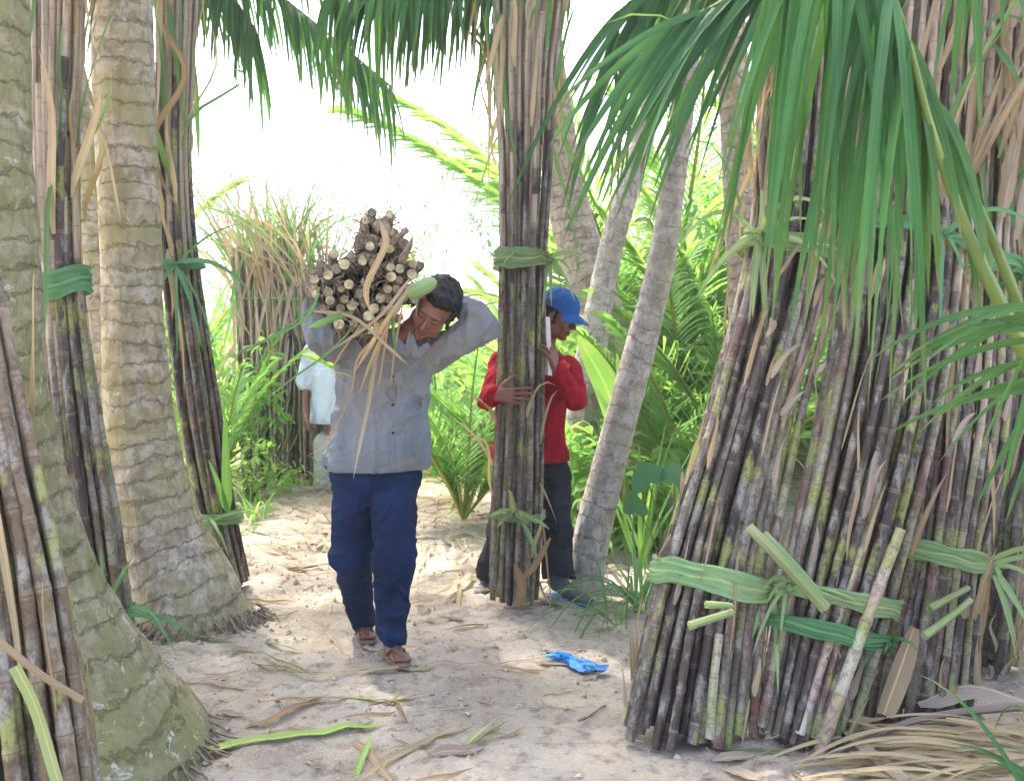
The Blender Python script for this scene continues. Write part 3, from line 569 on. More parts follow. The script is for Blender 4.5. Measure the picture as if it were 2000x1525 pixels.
# ------------------------------------------------------------------ near palm at the right edge (drooping fronds)
def near_frond(root, pts, ll, w, n, seed, mat, lean=(0, 0, -1), s0=.1, s1=1., droop=1.3, rr_=(.03, .006), both=True, up=(0, -1, .3), fwd=.5, jit=.12, rmat='rachis', sdw=.45):
    r = random.Random(seed); P = catmull(pts, 30); lf = MB(); rc = MB(); t = np.linspace(0, 1, 30)
    tube(rc, P, rr_[1]+(rr_[0]-rr_[1])*(1-t)**1.6, 8); T, _, _ = frames(P)
    for i in range(n):
        s = s0+(s1-s0)*(i+.5)/n; p = np.array([np.interp(s, t, P[:, k]) for k in range(3)]); tt = nrm([np.interp(s, t, T[:, k]) for k in range(3)])
        for sd_ in ((-1, 1) if both else (1,)):
            side = nrm(np.cross(tt, (0, 0, 1)))*sd_
            d = nrm(side*sdw+tt*fwd+np.asarray(lean)*.6+np.array([r.gauss(0, jit) for _ in range(3)]))
            blade(lf, p, d, ll*r.uniform(.75, 1.1), w*r.uniform(.75, 1.15), droop*r.uniform(.7, 1.2), tuple(np.array(up)+np.array([r.gauss(0, .5), 0, 0])), 12, .5, 0, r.gauss(0, .5), base=.5)
    o = lf.build('frond', M[mat], root); q = rc.build('rachis', M[rmat], None, ORI[root.name]); q.location = (0, 0, 0); q.parent = o
    return o
nb = at(2150, 1500, 2.75); NP = thing('coconut_palm', (nb[0], nb[1], gz(nb[0], nb[1])), 'young palm at the right edge whose broad leaflets hang in front of the cane stack', 'palm tree')
trunk(NP, [(2150, 1620, 2.75, .15), (2140, 1300, 2.75, .12), (2110, 1000, 2.72, .1), (2080, 860, 2.7, .09)], 'fibre', 20, .04)
near_frond(NP, [at(2090, 900, 2.6), at(2005, 700, 2.45), at(1935, 555, 2.4), at(1872, 410, 2.4), at(1815, 240, 2.4), at(1768, 60, 2.4), at(1715, -70, 2.42), at(1630, -150, 2.45), at(1530, -200, 2.5)], 1.0, .0175, 25, 5, 'leaf_near', lean=(-.1, 0, -1.4), s0=.6, s1=1., rr_=(.026, .003), fwd=.05, jit=.1, sdw=.2, droop=.6, rmat='rachis_n')
near_frond(NP, [at(2090, 900, 2.6), at(1990, 600, 2.5), at(1900, 380, 2.5), at(1810, 210, 2.5), at(1760, 60, 2.5)], .6, .018, 7, 6, 'leaf_near', s0=.7, s1=1., rr_=(.022, .006), fwd=-.3, jit=.18, lean=(.25, 0, -1), rmat='rachis_d')
qb = at(2420, 1500, 3.6); NQ = thing('coconut_palm', (qb[0], qb[1], gz(qb[0], qb[1])), 'palm past the right edge whose long dark fronds cross the top', 'palm tree')
trunk(NQ, [(2420, 1420, 3.6, .16), (2400, 700, 3.6, .12), (2350, -200, 3.6, .1), (2300, -620, 3.6, .1)], 'trunk_c', 20)
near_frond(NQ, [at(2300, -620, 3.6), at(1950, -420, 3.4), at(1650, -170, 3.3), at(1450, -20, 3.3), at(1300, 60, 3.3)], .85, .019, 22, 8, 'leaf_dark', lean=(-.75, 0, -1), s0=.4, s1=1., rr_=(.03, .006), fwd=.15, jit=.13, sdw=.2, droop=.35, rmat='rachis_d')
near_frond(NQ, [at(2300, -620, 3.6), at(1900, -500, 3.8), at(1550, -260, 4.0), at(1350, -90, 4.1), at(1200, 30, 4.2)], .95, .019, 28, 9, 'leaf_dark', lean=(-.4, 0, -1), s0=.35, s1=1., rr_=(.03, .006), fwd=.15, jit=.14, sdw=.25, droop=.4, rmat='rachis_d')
near_frond(NQ, [at(2300, -620, 3.6), at(2150, -500, 3.1), at(2000, -320, 2.9), at(1880, -130, 2.8)], .6, .016, 16, 12, 'leaf_near', lean=(.1, 0, -1), s0=.3, s1=1., rr_=(.03, .006), fwd=.2, jit=.2, rmat='rachis_d')
near_frond(NP, [at(2095, 880, 2.6), at(2075, 760, 2.4), at(2040, 640, 2.2), at(2100, 560, 2.0)], .42, .012, 9, 10, 'leaf_near', lean=(-1, 0, .1), s0=.3, s1=.9, droop=.5, fwd=-.3)

# hanging fronds of palms standing further back, seen along the top edge
def high_palm(label, base, top, fr, seed, mat='trunk_c', rad=.1):
    p = at(*base); root = thing('coconut_palm', (p[0], p[1], gz(p[0], p[1])), label, 'palm tree')
    trunk(root, [(base[0], base[1], base[2], rad*1.3), ((base[0]+top[0])/2, (base[1]+top[1])/2, (base[2]+top[2])/2, rad), (top[0], top[1], top[2], rad*.8)], mat, 16)
    for k, (pts, ll, n, fw, m_) in enumerate(fr):
        near_frond(root, [at(*top)]+[at(*q) for q in pts], ll, .019, n, seed+k, m_, s0=.25, droop=1.2, rr_=(.03, .005), fwd=fw, rmat='rachis_d')
high_palm('palm whose dark fringe of leaflets hangs at the top centre', (1480, 1000, 6.2), (1400, -420, 5.6), [([(1180, -260, 5.2), (980, -90, 5.0), (820, -40, 4.9), (640, -10, 4.9)], .6, 60, .15, 'leaf_dark'), ([(1200, -330, 5.0), (1000, -190, 4.7), (850, -130, 4.6), (720, -110, 4.6)], .65, 46, .15, 'leaf_dark'), ([(1250, -250, 5.6), (1080, -60, 5.5), (960, 60, 5.5)], .55, 30, .3, 'leaf_dark'), ([(1350, -250, 6.2), (1330, -50, 6.8), (1280, 120, 7.2)], .7, 44, .3, 'leaf_lit')], 200)
high_palm('palm behind the left trunks with one frond arching down into the white sky', (120, 1040, 7.6), (150, -420, 7.2), [([(330, -180, 6.8), (480, -60, 6.6), (620, 50, 6.6), (765, 170, 6.7)], .62, 58, .25, 'leaf_dark'), ([(280, -200, 6.8), (360, -110, 6.7), (430, -40, 6.6), (500, 60, 6.6)], .7, 46, .2, 'leaf_dark'), ([(350, -260, 6.4), (520, -170, 6.2), (680, -110, 6.1)], .6, 40, .2, 'leaf_dark')], 230)
# ------------------------------------------------------------------ sunlit greenery behind
def young_palm(label, px, py, D, n, scale, seed, key='young', group='young palms in the undergrowth'):
    p = at(px, py, D); b = np.array((p[0], p[1], gz(p[0], p[1]))); root = thing('young_palm', b, label, 'palm plant', group); r = random.Random(seed)
    for i in range(n):
        put_frond(root, '%s%d' % (key, r.randint(0, 2)), b+np.array((0, 0, .04)), i*2.39996+seed, r.uniform(.65, 1.35), scale*r.uniform(.75, 1.15), r.gauss(0, .3))
    return root
YP = [('bright feathery young palm between the grey shirted man and the held cane bundle', 905, 940, 6.6, 11, .85, 1), ('young palm low behind the legs of the man in the blue cap', 1000, 930, 7.2, 8, .7, 2),
      ('young palm filling the gap right of the smooth grey trunk', 1340, 960, 6.6, 12, 1.05, 3), ('tall young palm just left of the leaning cane stack', 1420, 930, 7.6, 12, 1.35, 4),
      ('young palm behind the thick brown trunk', 1190, 930, 8.4, 11, 1.2, 5), ('young palm beside the slim cane bundle at left', 430, 930, 7.4, 9, .75, 6),
      ('young palm behind the far cane stack', 560, 900, 9.8, 9, .8, 7), ('young palm at the far end of the path under the white sky', 800, 900, 10.5, 10, .9, 8), ('leafy young palm far behind the blue cap', 1080, 900, 10.4, 12, 1.25, 9)]
for a in YP: young_palm(*a)
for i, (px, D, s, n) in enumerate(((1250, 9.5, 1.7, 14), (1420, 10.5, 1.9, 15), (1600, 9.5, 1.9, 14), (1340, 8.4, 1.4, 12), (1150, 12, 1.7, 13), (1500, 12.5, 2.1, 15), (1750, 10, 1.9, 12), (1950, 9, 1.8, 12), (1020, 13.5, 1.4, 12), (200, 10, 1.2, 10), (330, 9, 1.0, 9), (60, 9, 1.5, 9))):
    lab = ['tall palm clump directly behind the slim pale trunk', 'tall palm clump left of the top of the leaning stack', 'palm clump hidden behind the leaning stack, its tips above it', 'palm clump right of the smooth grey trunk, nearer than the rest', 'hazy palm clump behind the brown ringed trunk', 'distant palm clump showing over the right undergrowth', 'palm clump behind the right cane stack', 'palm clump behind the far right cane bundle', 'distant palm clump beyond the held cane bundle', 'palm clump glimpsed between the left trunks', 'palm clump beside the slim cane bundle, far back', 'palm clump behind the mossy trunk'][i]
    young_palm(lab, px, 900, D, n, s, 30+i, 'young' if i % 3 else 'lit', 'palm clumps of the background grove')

def leafmass(name, label, cat, pts, mat, seed, ln=.14, wd=.03, n=400, kind=None, group=None, stem=None):
    """bush: leaves spread through ellipsoids pts=[(centre, radii)]"""
    r = random.Random(seed); mb = MB()
    for i in range(n):
        c, R = pts[r.randrange(len(pts))]
        while True:
            q = np.array([r.uniform(-1, 1) for _ in range(3)])
            if q@q < 1 and vn(q[0]*2+seed, q[1]*2, q[2]*2) > -.25: break
        p = np.asarray(c)+q*np.asarray(R); d = nrm(q+np.array([r.gauss(0, .7), r.gauss(0, .7), r.gauss(0, .5)])); L = ln*r.uniform(.6, 1.4); P = [p]
        for k in range(4): d = nrm(d+np.array((0, 0, -.18))); P.append(P[-1]+d*L/4)
        ribbon(mb, P, wd*r.uniform(.7, 1.3)*np.array([.15, .8, 1, .75, .03]), (r.gauss(0, .4), r.gauss(0, .4), 1), .25)
    if stem:
        rt = thing(name, stem[0], label, cat, group); o = mb.build('foliage', M[mat], rt); sm = MB()
        for k in range(6):
            c = pts[k % len(pts)][0]; e = np.asarray(c)+np.array([r.gauss(0, .15), r.gauss(0, .1), .1]); tube(sm, catmull([np.asarray(stem[0])+np.array((r.gauss(0, .03), r.gauss(0, .03), 0)), (np.asarray(stem[0])+e)/2+np.array((r.gauss(0, .08), 0, 0)), e], 8), np.linspace(.014, .004, 8), 6)
        sm.build('stem', M['rachis_d'], rt); return rt
    o = mb.build(name, M[mat]); return setp(o, label, cat, group, kind)
def bush(label, px, py, D, w, h, n, mat, seed, ln=.14, wd=.03, name='shrub'):
    p = at(px, py, D); b = np.array((p[0], p[1], gz(p[0], p[1]))); r = random.Random(seed)
    pts = [(b+np.array((r.uniform(-.5, .5)*w, r.uniform(-.3, .3)*w, h*(.25+.6*r.random()))), (w*.35, w*.3, h*.28)) for _ in range(5)]
    return leafmass(name, label, 'shrub', pts, mat, seed, ln, wd, n, stem=(b,))
M['leaf_fresh'] = leaf_mat('fresh_shrub_leaf', (.12, .28, .06), (.2, .4, .1), None, .5)
M['leaf_blue'] = leaf_mat('shrub_leaf_blue_green', (.06, .17, .08), (.1, .24, .12), None, .35)
for a in (('bright green shrub under the smooth grey trunk', 1290, 960, 5.9, .9, .8, 420, 'leaf_fresh', 1, .13, .025), ('shrub with glossy narrow leaves behind the blue capped man', 1165, 960, 5.8, .5, .75, 300, 'leaf_fresh', 2, .16, .022),
          ('sunlit shrub between the brown trunk and the cane stack', 1350, 940, 7.2, 1.3, 1.4, 620, 'leaf_fresh', 3, .14, .03), ('low shrub right of the slim left cane bundle', 435, 960, 6.8, .5, .6, 260, 'leaf_fresh', 4, .09, .016),
          ('low weeds at the foot of the far cane stack', 500, 985, 7.0, .8, .25, 220, 'leaf_fresh', 5, .1, .014), ('creeper climbing the middle of the far cane stack', 505, 870, 7.6, .35, 1.3, 130, 'leaf_fresh', 6, .1, .02),
          ('pale shrub in the glare above the carried bundle', 860, 930, 10, 1.2, 2.6, 420, 'leaf_fresh', 7, .16, .035), ('shrub at the end of the path behind the held bundle', 940, 930, 8.6, 1.2, .9, 420, 'leaf_fresh', 8, .15, .03),
          ('shrub glimpsed left of the pale trunk', 175, 980, 6.6, .5, 1.4, 300, 'leaf_fresh', 9, .1, .02), ('shrub behind the left of the far stack', 420, 930, 9.5, 1.4, 1.6, 420, 'leaf_fresh', 10, .16, .035)): bush(*a)
r = random.Random(5); pts = []
for i in range(26):
    x = r.uniform(-9, 14); y = r.uniform(14, 20); hgt = (1.2 if -4.5 < x < .6 else 3.4)*r.uniform(.5, 1.1)
    pts.append(((x, y, hgt*.5), (1.5, 1.0, hgt*.55)))
leafmass('far_thicket', 'mass of far greenery closing the grove', 'thicket', pts, 'leaf_lit', 77, .5, .06, 6500, 'stuff')
pts = [((r.uniform(1.2, 6), r.uniform(10, 13.5), r.uniform(.3, 4.2)), (1.1, .8, .8)) for _ in range(22)]
leafmass('undergrowth', 'tangled green undergrowth behind the right trunks', 'undergrowth', pts, 'leaf_fresh', 78, .34, .035, 4200, 'stuff')

M['leaf_far'] = leaf_mat('far_tree_leaf', (.06, .15, .06), (.1, .22, .09), None, .4)
for i, (lab, px, D, hh, ww, n_) in enumerate((('sparse pale tree fading in the glare behind the carried bundle', 760, 17, 4.2, 1.6, 900), ('sparse pale tree in the glare left of the upright bundle', 905, 15, 4.6, 1.2, 800), ('faint tree in the glare above the far cane stack', 600, 19, 4.0, 1.5, 700), ('faint tree in the glare right of the slim left bundle', 430, 17, 4.4, 1.0, 500))):
    p = at(px, 900, D); b0 = np.array((p[0], p[1], gz(p[0], p[1]))); q = random.Random(50+i)
    pp = [(b0+np.array((q.uniform(-.6, .6)*ww, q.uniform(-.5, .5)*ww, hh*q.uniform(.3, 1.0))), (ww*.45, ww*.4, hh*.12)) for _ in range(9)]
    leafmass('broadleaf_tree', lab, 'tree', pp, 'leaf_far', 120+i, .13, .02, n_, stem=(b0,))
def clump(name, label, cat, px, py, D, n, L, w, mat, seed, elev=(.5, 1.4), droop=.8, fan=None, group=None):
    p = at(px, py, D); b = np.array((p[0], p[1], gz(p[0], p[1]))); r = random.Random(seed); root = thing(name, b, label, cat, group)
    for i in range(n):
        mb = MB(); az = r.uniform(0, 6.28) if fan is None else r.uniform(*fan); el = r.uniform(*elev)
        blade(mb, b+np.array((r.gauss(0, .03), r.gauss(0, .03), 0)), (math.cos(az)*math.cos(el), math.sin(az)*math.cos(el), math.sin(el)), L*r.uniform(.6, 1.1), w*r.uniform(.7, 1.2), droop*r.uniform(.5, 1.4), (0, -.3, 1), 12, .25)
        mb.build('leaf', M[mat], root)
    return root
clump('grass_clump', 'long bladed grass clump left of the leaning stack, at the foot of the grey trunk', 'grass clump', 1255, 1150, 4.5, 22, .85, .011, 'leaf_cane', 3, droop=1.0)
clump('grass_clump', 'sparse grass tuft arching over the soil in front of the grey trunk', 'grass clump', 1210, 1185, 4.2, 12, .55, .007, 'leaf_cane', 4, droop=1.0)
clump('grass_clump', 'weed tuft beside the slim left cane bundle', 'grass clump', 500, 990, 6.4, 16, .4, .012, 'leaf_fresh', 5, droop=.7)
clump('seedling', 'broad strap leaves sprouting behind the trousers of the blue capped man', 'seedling', 1165, 1010, 5.5, 12, .7, .022, 'leaf_lit', 6, droop=.7)
clump('grass_clump', 'leafy tuft at the lower right corner before the straw heap', 'grass clump', 2080, 1560, 2.4, 12, .5, .014, 'leaf_near', 8, fan=(1.5, 4), droop=.7)
clump('seedling', 'yellow-stemmed young palm shoots right of the grey trunk', 'seedling', 1250, 1110, 5.2, 9, 1.1, .016, 'leaf_lit', 9, elev=(1.2, 1.5), droop=.35)
# single broad blade plants
def broad(label, base, tip, mid, w, mat='leaf_lit'):
    mb = MB(); root = thing('broad_leaf_plant', (base[0], base[1], gz(base[0], base[1])), label, 'plant')
    P = catmull([base, mid, tip], 14); t = np.linspace(0, 1, 14); ribbon(mb, P, w*np.sin(np.clip(t*.93+.06, 0, 1)*math.pi)**.6, (0.2, -1, .3), .22, cross=7); mb.build('leaf', M[mat], root)
    st = MB(); g0 = np.array((base[0]+.03, base[1], gz(base[0], base[1]))); tube(st, catmull([g0, (g0+base)/2, base], 5), .012, 7); st.build('stem', M['rachis'], root)
broad('single broad pale green leaf standing behind the red shirted back', at(1215, 870, 5.6), at(1128, 655, 5.5), at(1185, 760, 5.55), .085)
broad('narrow upright leaf beside the broad pale green one', at(1222, 880, 5.7), at(1205, 690, 5.7), at(1215, 790, 5.7), .03)
def heart(mb, c, s, nrm_, rot):
    nrm_ = nrm(nrm_); a = nrm(np.cross(nrm_, (0, 0, 1))); b_ = np.cross(a, nrm_); P = []; n = 20
    for i in range(n):
        t = 2*math.pi*i/n; x = 16*math.sin(t)**3; y = 13*math.cos(t)-5*math.cos(2*t)-2*math.cos(3*t); x, y = x/17, (y+2)/17
        x, y = x*math.cos(rot)-y*math.sin(rot), x*math.sin(rot)+y*math.cos(rot); P.append(c+s*(a*x+b_*y)+nrm_*s*.12*(abs(x)-.3))
    mb.add([c]+P, [(0, 1+i, 1+(i+1) % n) for i in range(n)])
tb = at(1300, 1020, 4.9); T_ = thing('taro_plant', (tb[0], tb[1], gz(tb[0], tb[1])), 'low plant with round heart shaped leaves between grey trunk and stack', 'plant')
for (px, py, s, rt) in ((1262, 925, .11, 2.6), (1318, 925, .1, 3.5), (1350, 985, .08, 3.0), (1240, 985, .08, 3.3)):
    c = at(px, py, 4.85); mb = MB(); heart(mb, c, s, (rt-3, -1, .5), rt); lf_ = mb.build('leaf', M['leaf_blue'], T_)
    mb = MB(); tube(mb, catmull([ORI[T_.name], (ORI[T_.name]+c)/2+np.array((.02, 0, .03)), c], 6), .005, 6); mb.build('stem', M['rachis_d'], T_)

# ------------------------------------------------------------------ litter on the soil
def gpt(px, py):
    a = (px-1000)/FPX; b = -(py-762.5)/FPX; d = np.array((a, CP+b*SP, -SP+b*CP)); t = -CAMZ/d[2]; p = d*t+np.array((0, 0, CAMZ)); 
    for _ in range(3): t = (gz(p[0], p[1])-CAMZ)/d[2]; p = d*t+np.array((0, 0, CAMZ))
    return p
def ground_blade(label, a, b, w, mat, name='cane_leaf', cat='leaf', lift=.012, n=12, bend=.06, group=None, fold=.25, fl=0):
    p, q = gpt(*a), gpt(*b); mid = (p+q)/2+np.array((bend*(q-p)[1], -bend*(q-p)[0], 0)); P = catmull([p, mid, q], n)
    for k in range(n): P[k][2] = gz(P[k][0], P[k][1])+lift*.7+.01*math.sin(k*.4)**2
    t = np.linspace(0, 1, n); W = w*np.clip(np.minimum(t*6+.35, (1-t)*5+.05), 0, 1); mb = MB(); ribbon(mb, P, W, (0, fl, 1), fold, twist=.0, cross=5)
    return setp(mb.build(name, M[mat]), label, cat, group)
M['leaf_fallen'] = leaf_mat('fallen_green_leaf', (.2, .36, .07), (.34, .42, .14), None, .15, .5, 40)
ground_blade('long fresh green and yellow cane leaf lying across the lower left of the path', (255, 1512), (760, 1415), .024, 'leaf_fallen', bend=-.03)
ground_blade('short pale leaf tip by the foot of the mossy trunk', (250, 1525), (305, 1480), .012, 'leaf_pale')
ground_blade('brown curled leaf on the soil below the pale trunk', (480, 1425), (640, 1365), .016, 'dry_brown')
ground_blade('pale flattened husk strip right of the mossy trunk', (335, 1325), (530, 1345), .011, 'dry_grey')
ground_blade('thin green leaf in front of the pale trunk', (265, 1248), (480, 1252), .013, 'leaf_cane')
ground_blade('straw coloured leaf along the foot of the pale trunk', (265, 1240), (510, 1218), .014, 'dry')
ground_blade('twig-thin leaf lying near the bottom of the path', (880, 1462), (1030, 1425), .007, 'dry_brown')
ground_blade('dry leaf under the front foot of the walking man', (700, 1318), (860, 1303), .016, 'dry')
ground_blade('long dark straw lying from the walking man to the blue plastic', (830, 1300), (1080, 1285), .005, 'dry_brown')
ground_blade('bent dry leaf left of the held bundle', (850, 1172), (950, 1120), .014, 'dry', lift=.05)
ground_blade('green leaf fallen before the leaning stack', (1400, 1462), (1560, 1478), .009, 'leaf_cane')
ground_blade('small white husk lying in the path behind the walking man', (893, 1052), (915, 1080), .012, 'dry_grey', 'husk', 'husk')
ground_blade('cream husk flake by the walking man\'s front foot', (706, 1262), (738, 1278), .016, 'dry_grey', 'husk', 'husk')
ground_blade('long green leaf running behind the held bundle to the right', (1060, 1160), (1290, 1172), .009, 'leaf_cane', lift=.03)
for s in range(5):
    pass
def tpl(mat, seed, L, w, n=8, sticky=False):
    r = random.Random(seed); mb = MB(); P = np.array([(L*(k/(n-1)-.5), .06*L*math.sin(k/(n-1)*2+seed), .004+.008*abs(math.sin(k*.6+seed))) for k in range(n)])
    if sticky: tube(mb, P, np.linspace(.005, .003, n), 6)
    else: ribbon(mb, P, w*np.clip(np.minimum(np.linspace(0, 4, n)+.2, np.linspace(4, 0.05, n)), 0, 1), (r.gauss(0, .4), r.gauss(0, .4), 1), .35, twist=r.gauss(0, .8))
    return mb.mesh('litter', M[mat])
kinds = [(tpl('dry', i, .3, .008), 'dry_leaf', 'thin dry straw-coloured cane leaf lying loose on the soil', 'dry leaf', 'loose dry straw on the soil') for i in range(4)] + \
        [(tpl('dry_brown', 9+i, .22, .007), 'dry_leaf', 'small brown dry leaf strip lying loose on the soil', 'dry leaf', 'loose brown leaf strips on the soil') for i in range(2)] + \
        [(tpl('dry_grey', 20+i, .13, .014, 6), 'husk', 'pale flake of cane husk lying loose on the soil', 'husk', 'loose husk flakes on the soil') for i in range(2)] + \
        [(tpl('root', 30, .25, .01, 8, True), 'twig', 'thin brown twig lying loose on the soil', 'twig', 'loose twigs on the soil'), (tpl('leaf_fallen', 40, .25, .008), 'green_leaf', 'small torn green leaf lying loose on the soil', 'leaf', 'loose green leaves on the soil')]
r = random.Random(99); cnt = 0
while cnt < 430:
    x = r.uniform(-2.0, 1.6); y = 2.6+5.8*r.random()**1.25
    if ((x-.25)**2/.14+(y-3.0)**2/.3) < 1 and r.random() < .85: continue
    if y < 5 and r.random() < .35: continue
    me, nm, lb, ct, gp = kinds[min(len(kinds)-1, int(r.random()**1.1*len(kinds)))]
    o = bpy.data.objects.new(nm, me); COL.objects.link(o); o.location = (x, y, gz(x, y)); o.rotation_euler = (r.gauss(0, .12), r.gauss(0, .12), r.gauss(0, .9)+(0 if r.random() < .7 else 1.5))
    s = .35+1.2*r.random()**1.6; o.scale = (s, s*r.uniform(.7, 1.2), s); setp(o, lb, ct, gp); cnt += 1
# crumbs and clods: uncountable
mb = MB(); r = random.Random(4)
for i in range(5200):
    x = r.uniform(-2.3, 2.0); y = 2.5+6*r.random()**1.4; s = .0035+.012*r.random()**4
    if ((x-.25)**2/.14+(y-3.0)**2/.3) < 1 and r.random() < .7: continue
    c = np.array((x, y, gz(x, y)+s*.3)); V = np.array([(1, 0, 0), (-1, 0, 0), (0, 1, 0), (0, -1, 0), (0, 0, 1), (0, 0, -1), ])*s*np.array([r.uniform(.6, 1.4) for _ in range(3)])+np.array([[r.gauss(0, .25*s) for _ in range(3)] for _ in range(6)])
    a = r.random()*3; R_ = np.array([[math.cos(a), -math.sin(a), 0], [math.sin(a), math.cos(a), 0], [0, 0, 1]])
    mb.add(c+V@R_.T, [(0, 2, 4), (2, 1, 4), (1, 3, 4), (3, 0, 4), (2, 0, 5), (1, 2, 5), (3, 1, 5), (0, 3, 5)])
M['clod'] = simple('soil_clod', (.34, .27, .2), (.5, .43, .34), 30, .95)
setp(mb.build('soil_clods', M['clod'], smooth=False), 'crumbs and small clods of dry clay over the soil', 'soil', None, 'stuff')
mb = MB(); r = random.Random(8)
for i in range(2600):
    y = 5.2+7.5*r.random(); x = r.uniform(-1, 1)*(1.2+y*.5); 
    if y < 6.6 and abs(x+.3) < .5 and r.random() < .6: continue
    z = gz(x, y)+r.random()*.05; d = (r.gauss(0, 1), r.gauss(0, .6), r.gauss(0.03, .08)); blade(mb, (x, y, z), d, r.uniform(.12, .5), r.uniform(.006, .014), .06, (0, 0, 1), 5, .3, r.choice([0, 0, 0, 1, 2]))
setp(mb.build('leaf_litter', [M['dry'], M['dry_brown'], M['leaf_fallen']]), 'thick mat of dry cane leaves under the trees behind the men', 'leaf litter', None, 'stuff')
mb = MB(); r = random.Random(18)
for i in range(4600):
    x = r.uniform(-2.2, 1.8); y = 2.55+5.5*r.random()**1.3
    if abs(x-.1-.05*(y-3)) < .6 and r.random() < .75: continue
    blade(mb, (x, y, gz(x, y)+.004+.012*r.random()), (r.gauss(0, 1), r.gauss(0, .8), r.gauss(.02, .1)), r.uniform(.015, .09), r.uniform(.001, .0035), .04, (0, 0, 1), 4, .3, r.choice([0, 0, 1, 1, 2]))
setp(mb.build('straw_bits', [M['dry'], M['dry_brown'], M['dry_grey']]), 'fine broken straw and leaf crumbs strewn over the trodden soil', 'straw', None, 'stuff')
# blue plastic
p0 = gpt(1075, 1292); p1 = gpt(1180, 1320); mb = MB(); n, m = 22, 9; V = []; UV = []
for i in range(n):
    t = i/(n-1); c = p0*(1-t)+p1*t
    for j in range(m):
        s = j/(m-1)-.5; wd = .095*(1-.5*t)*(1+.3*math.sin(t*14)); q = c+np.array((.03*math.sin(j*2+t*9), s*wd, 0)); q[2] = gz(q[0], q[1])+.012+.03*abs(vn(t*9, j*.8, 2))+.022*(1-(2*s)**2)*abs(math.sin(t*11)); V.append(q); UV.append((t, s))
mb.add(V, [(i*m+j, i*m+j+1, (i+1)*m+j+1, (i+1)*m+j) for i in range(n-1) for j in range(m-1)], UV)
setp(mb.build('plastic_bag', M['blue_bag']), 'crumpled strip of blue plastic lying on the path', 'plastic bag')
# straw heap at bottom right: one dry palm frond and loose broad sheaths
hp = gpt(1760, 1500); HP = thing('dry_frond', hp, 'heap of greyish brown dry palm leaflets at the bottom right corner', 'dry frond'); mb = MB(); r = random.Random(6)
for i in range(150):
    px = r.uniform(1640, 2060); py = r.uniform(1440, 1545)+(px-1640)*.02; a = gpt(px, py); a[2] += r.uniform(.01, .14)*(1-abs((py-1480)/80)); blade(mb, a, (r.choice([-1, 1, 1])*1, r.gauss(-.12, .15), r.gauss(.1, .12)), r.uniform(.25, .5), r.uniform(.006, .012), .22, (0, -.4, 1), 9, .3)
mb.build('leaflets', M['dry'], HP); mb = MB(); tube(mb, catmull([gpt(1600, 1500)+(0, 0, .03), gpt(1800, 1460)+(0, 0, .1), gpt(2060, 1440)+(0, 0, .12)], 12), np.linspace(.006, .018, 12), 8); mb.build('rachis', M['dry_grey'], HP)
mb = MB(); ribbon(mb, catmull([gpt(1640, 1440)+(0, 0, .06), gpt(1680, 1490)+(0, 0, .05), gpt(1760, 1545)+(0, 0, .03)], 9), np.array([.6, .9, 1, 1, 1, 1, 1, 1, .9])*.035, (.3, -.3, 1), .35, cross=5)
setp(mb.build('dry_sheath', M['dry_grey']), 'broad grey dry sheath lying left of the straw heap', 'dry sheath')
mb = MB(); ribbon(mb, catmull([gpt(1790, 1440)+(0, 0, .12), gpt(1890, 1420)+(0, 0, .15), gpt(2010, 1440)+(0, 0, .12)], 9), np.array([.3, .8, 1, 1, 1, 1, 1, .9, .7])*.05, (0, -.2, 1), -.4, cross=5)
setp(mb.build('dry_sheath', M['dry_grey']), 'broad pale sheath lying on top of the straw heap', 'dry sheath')

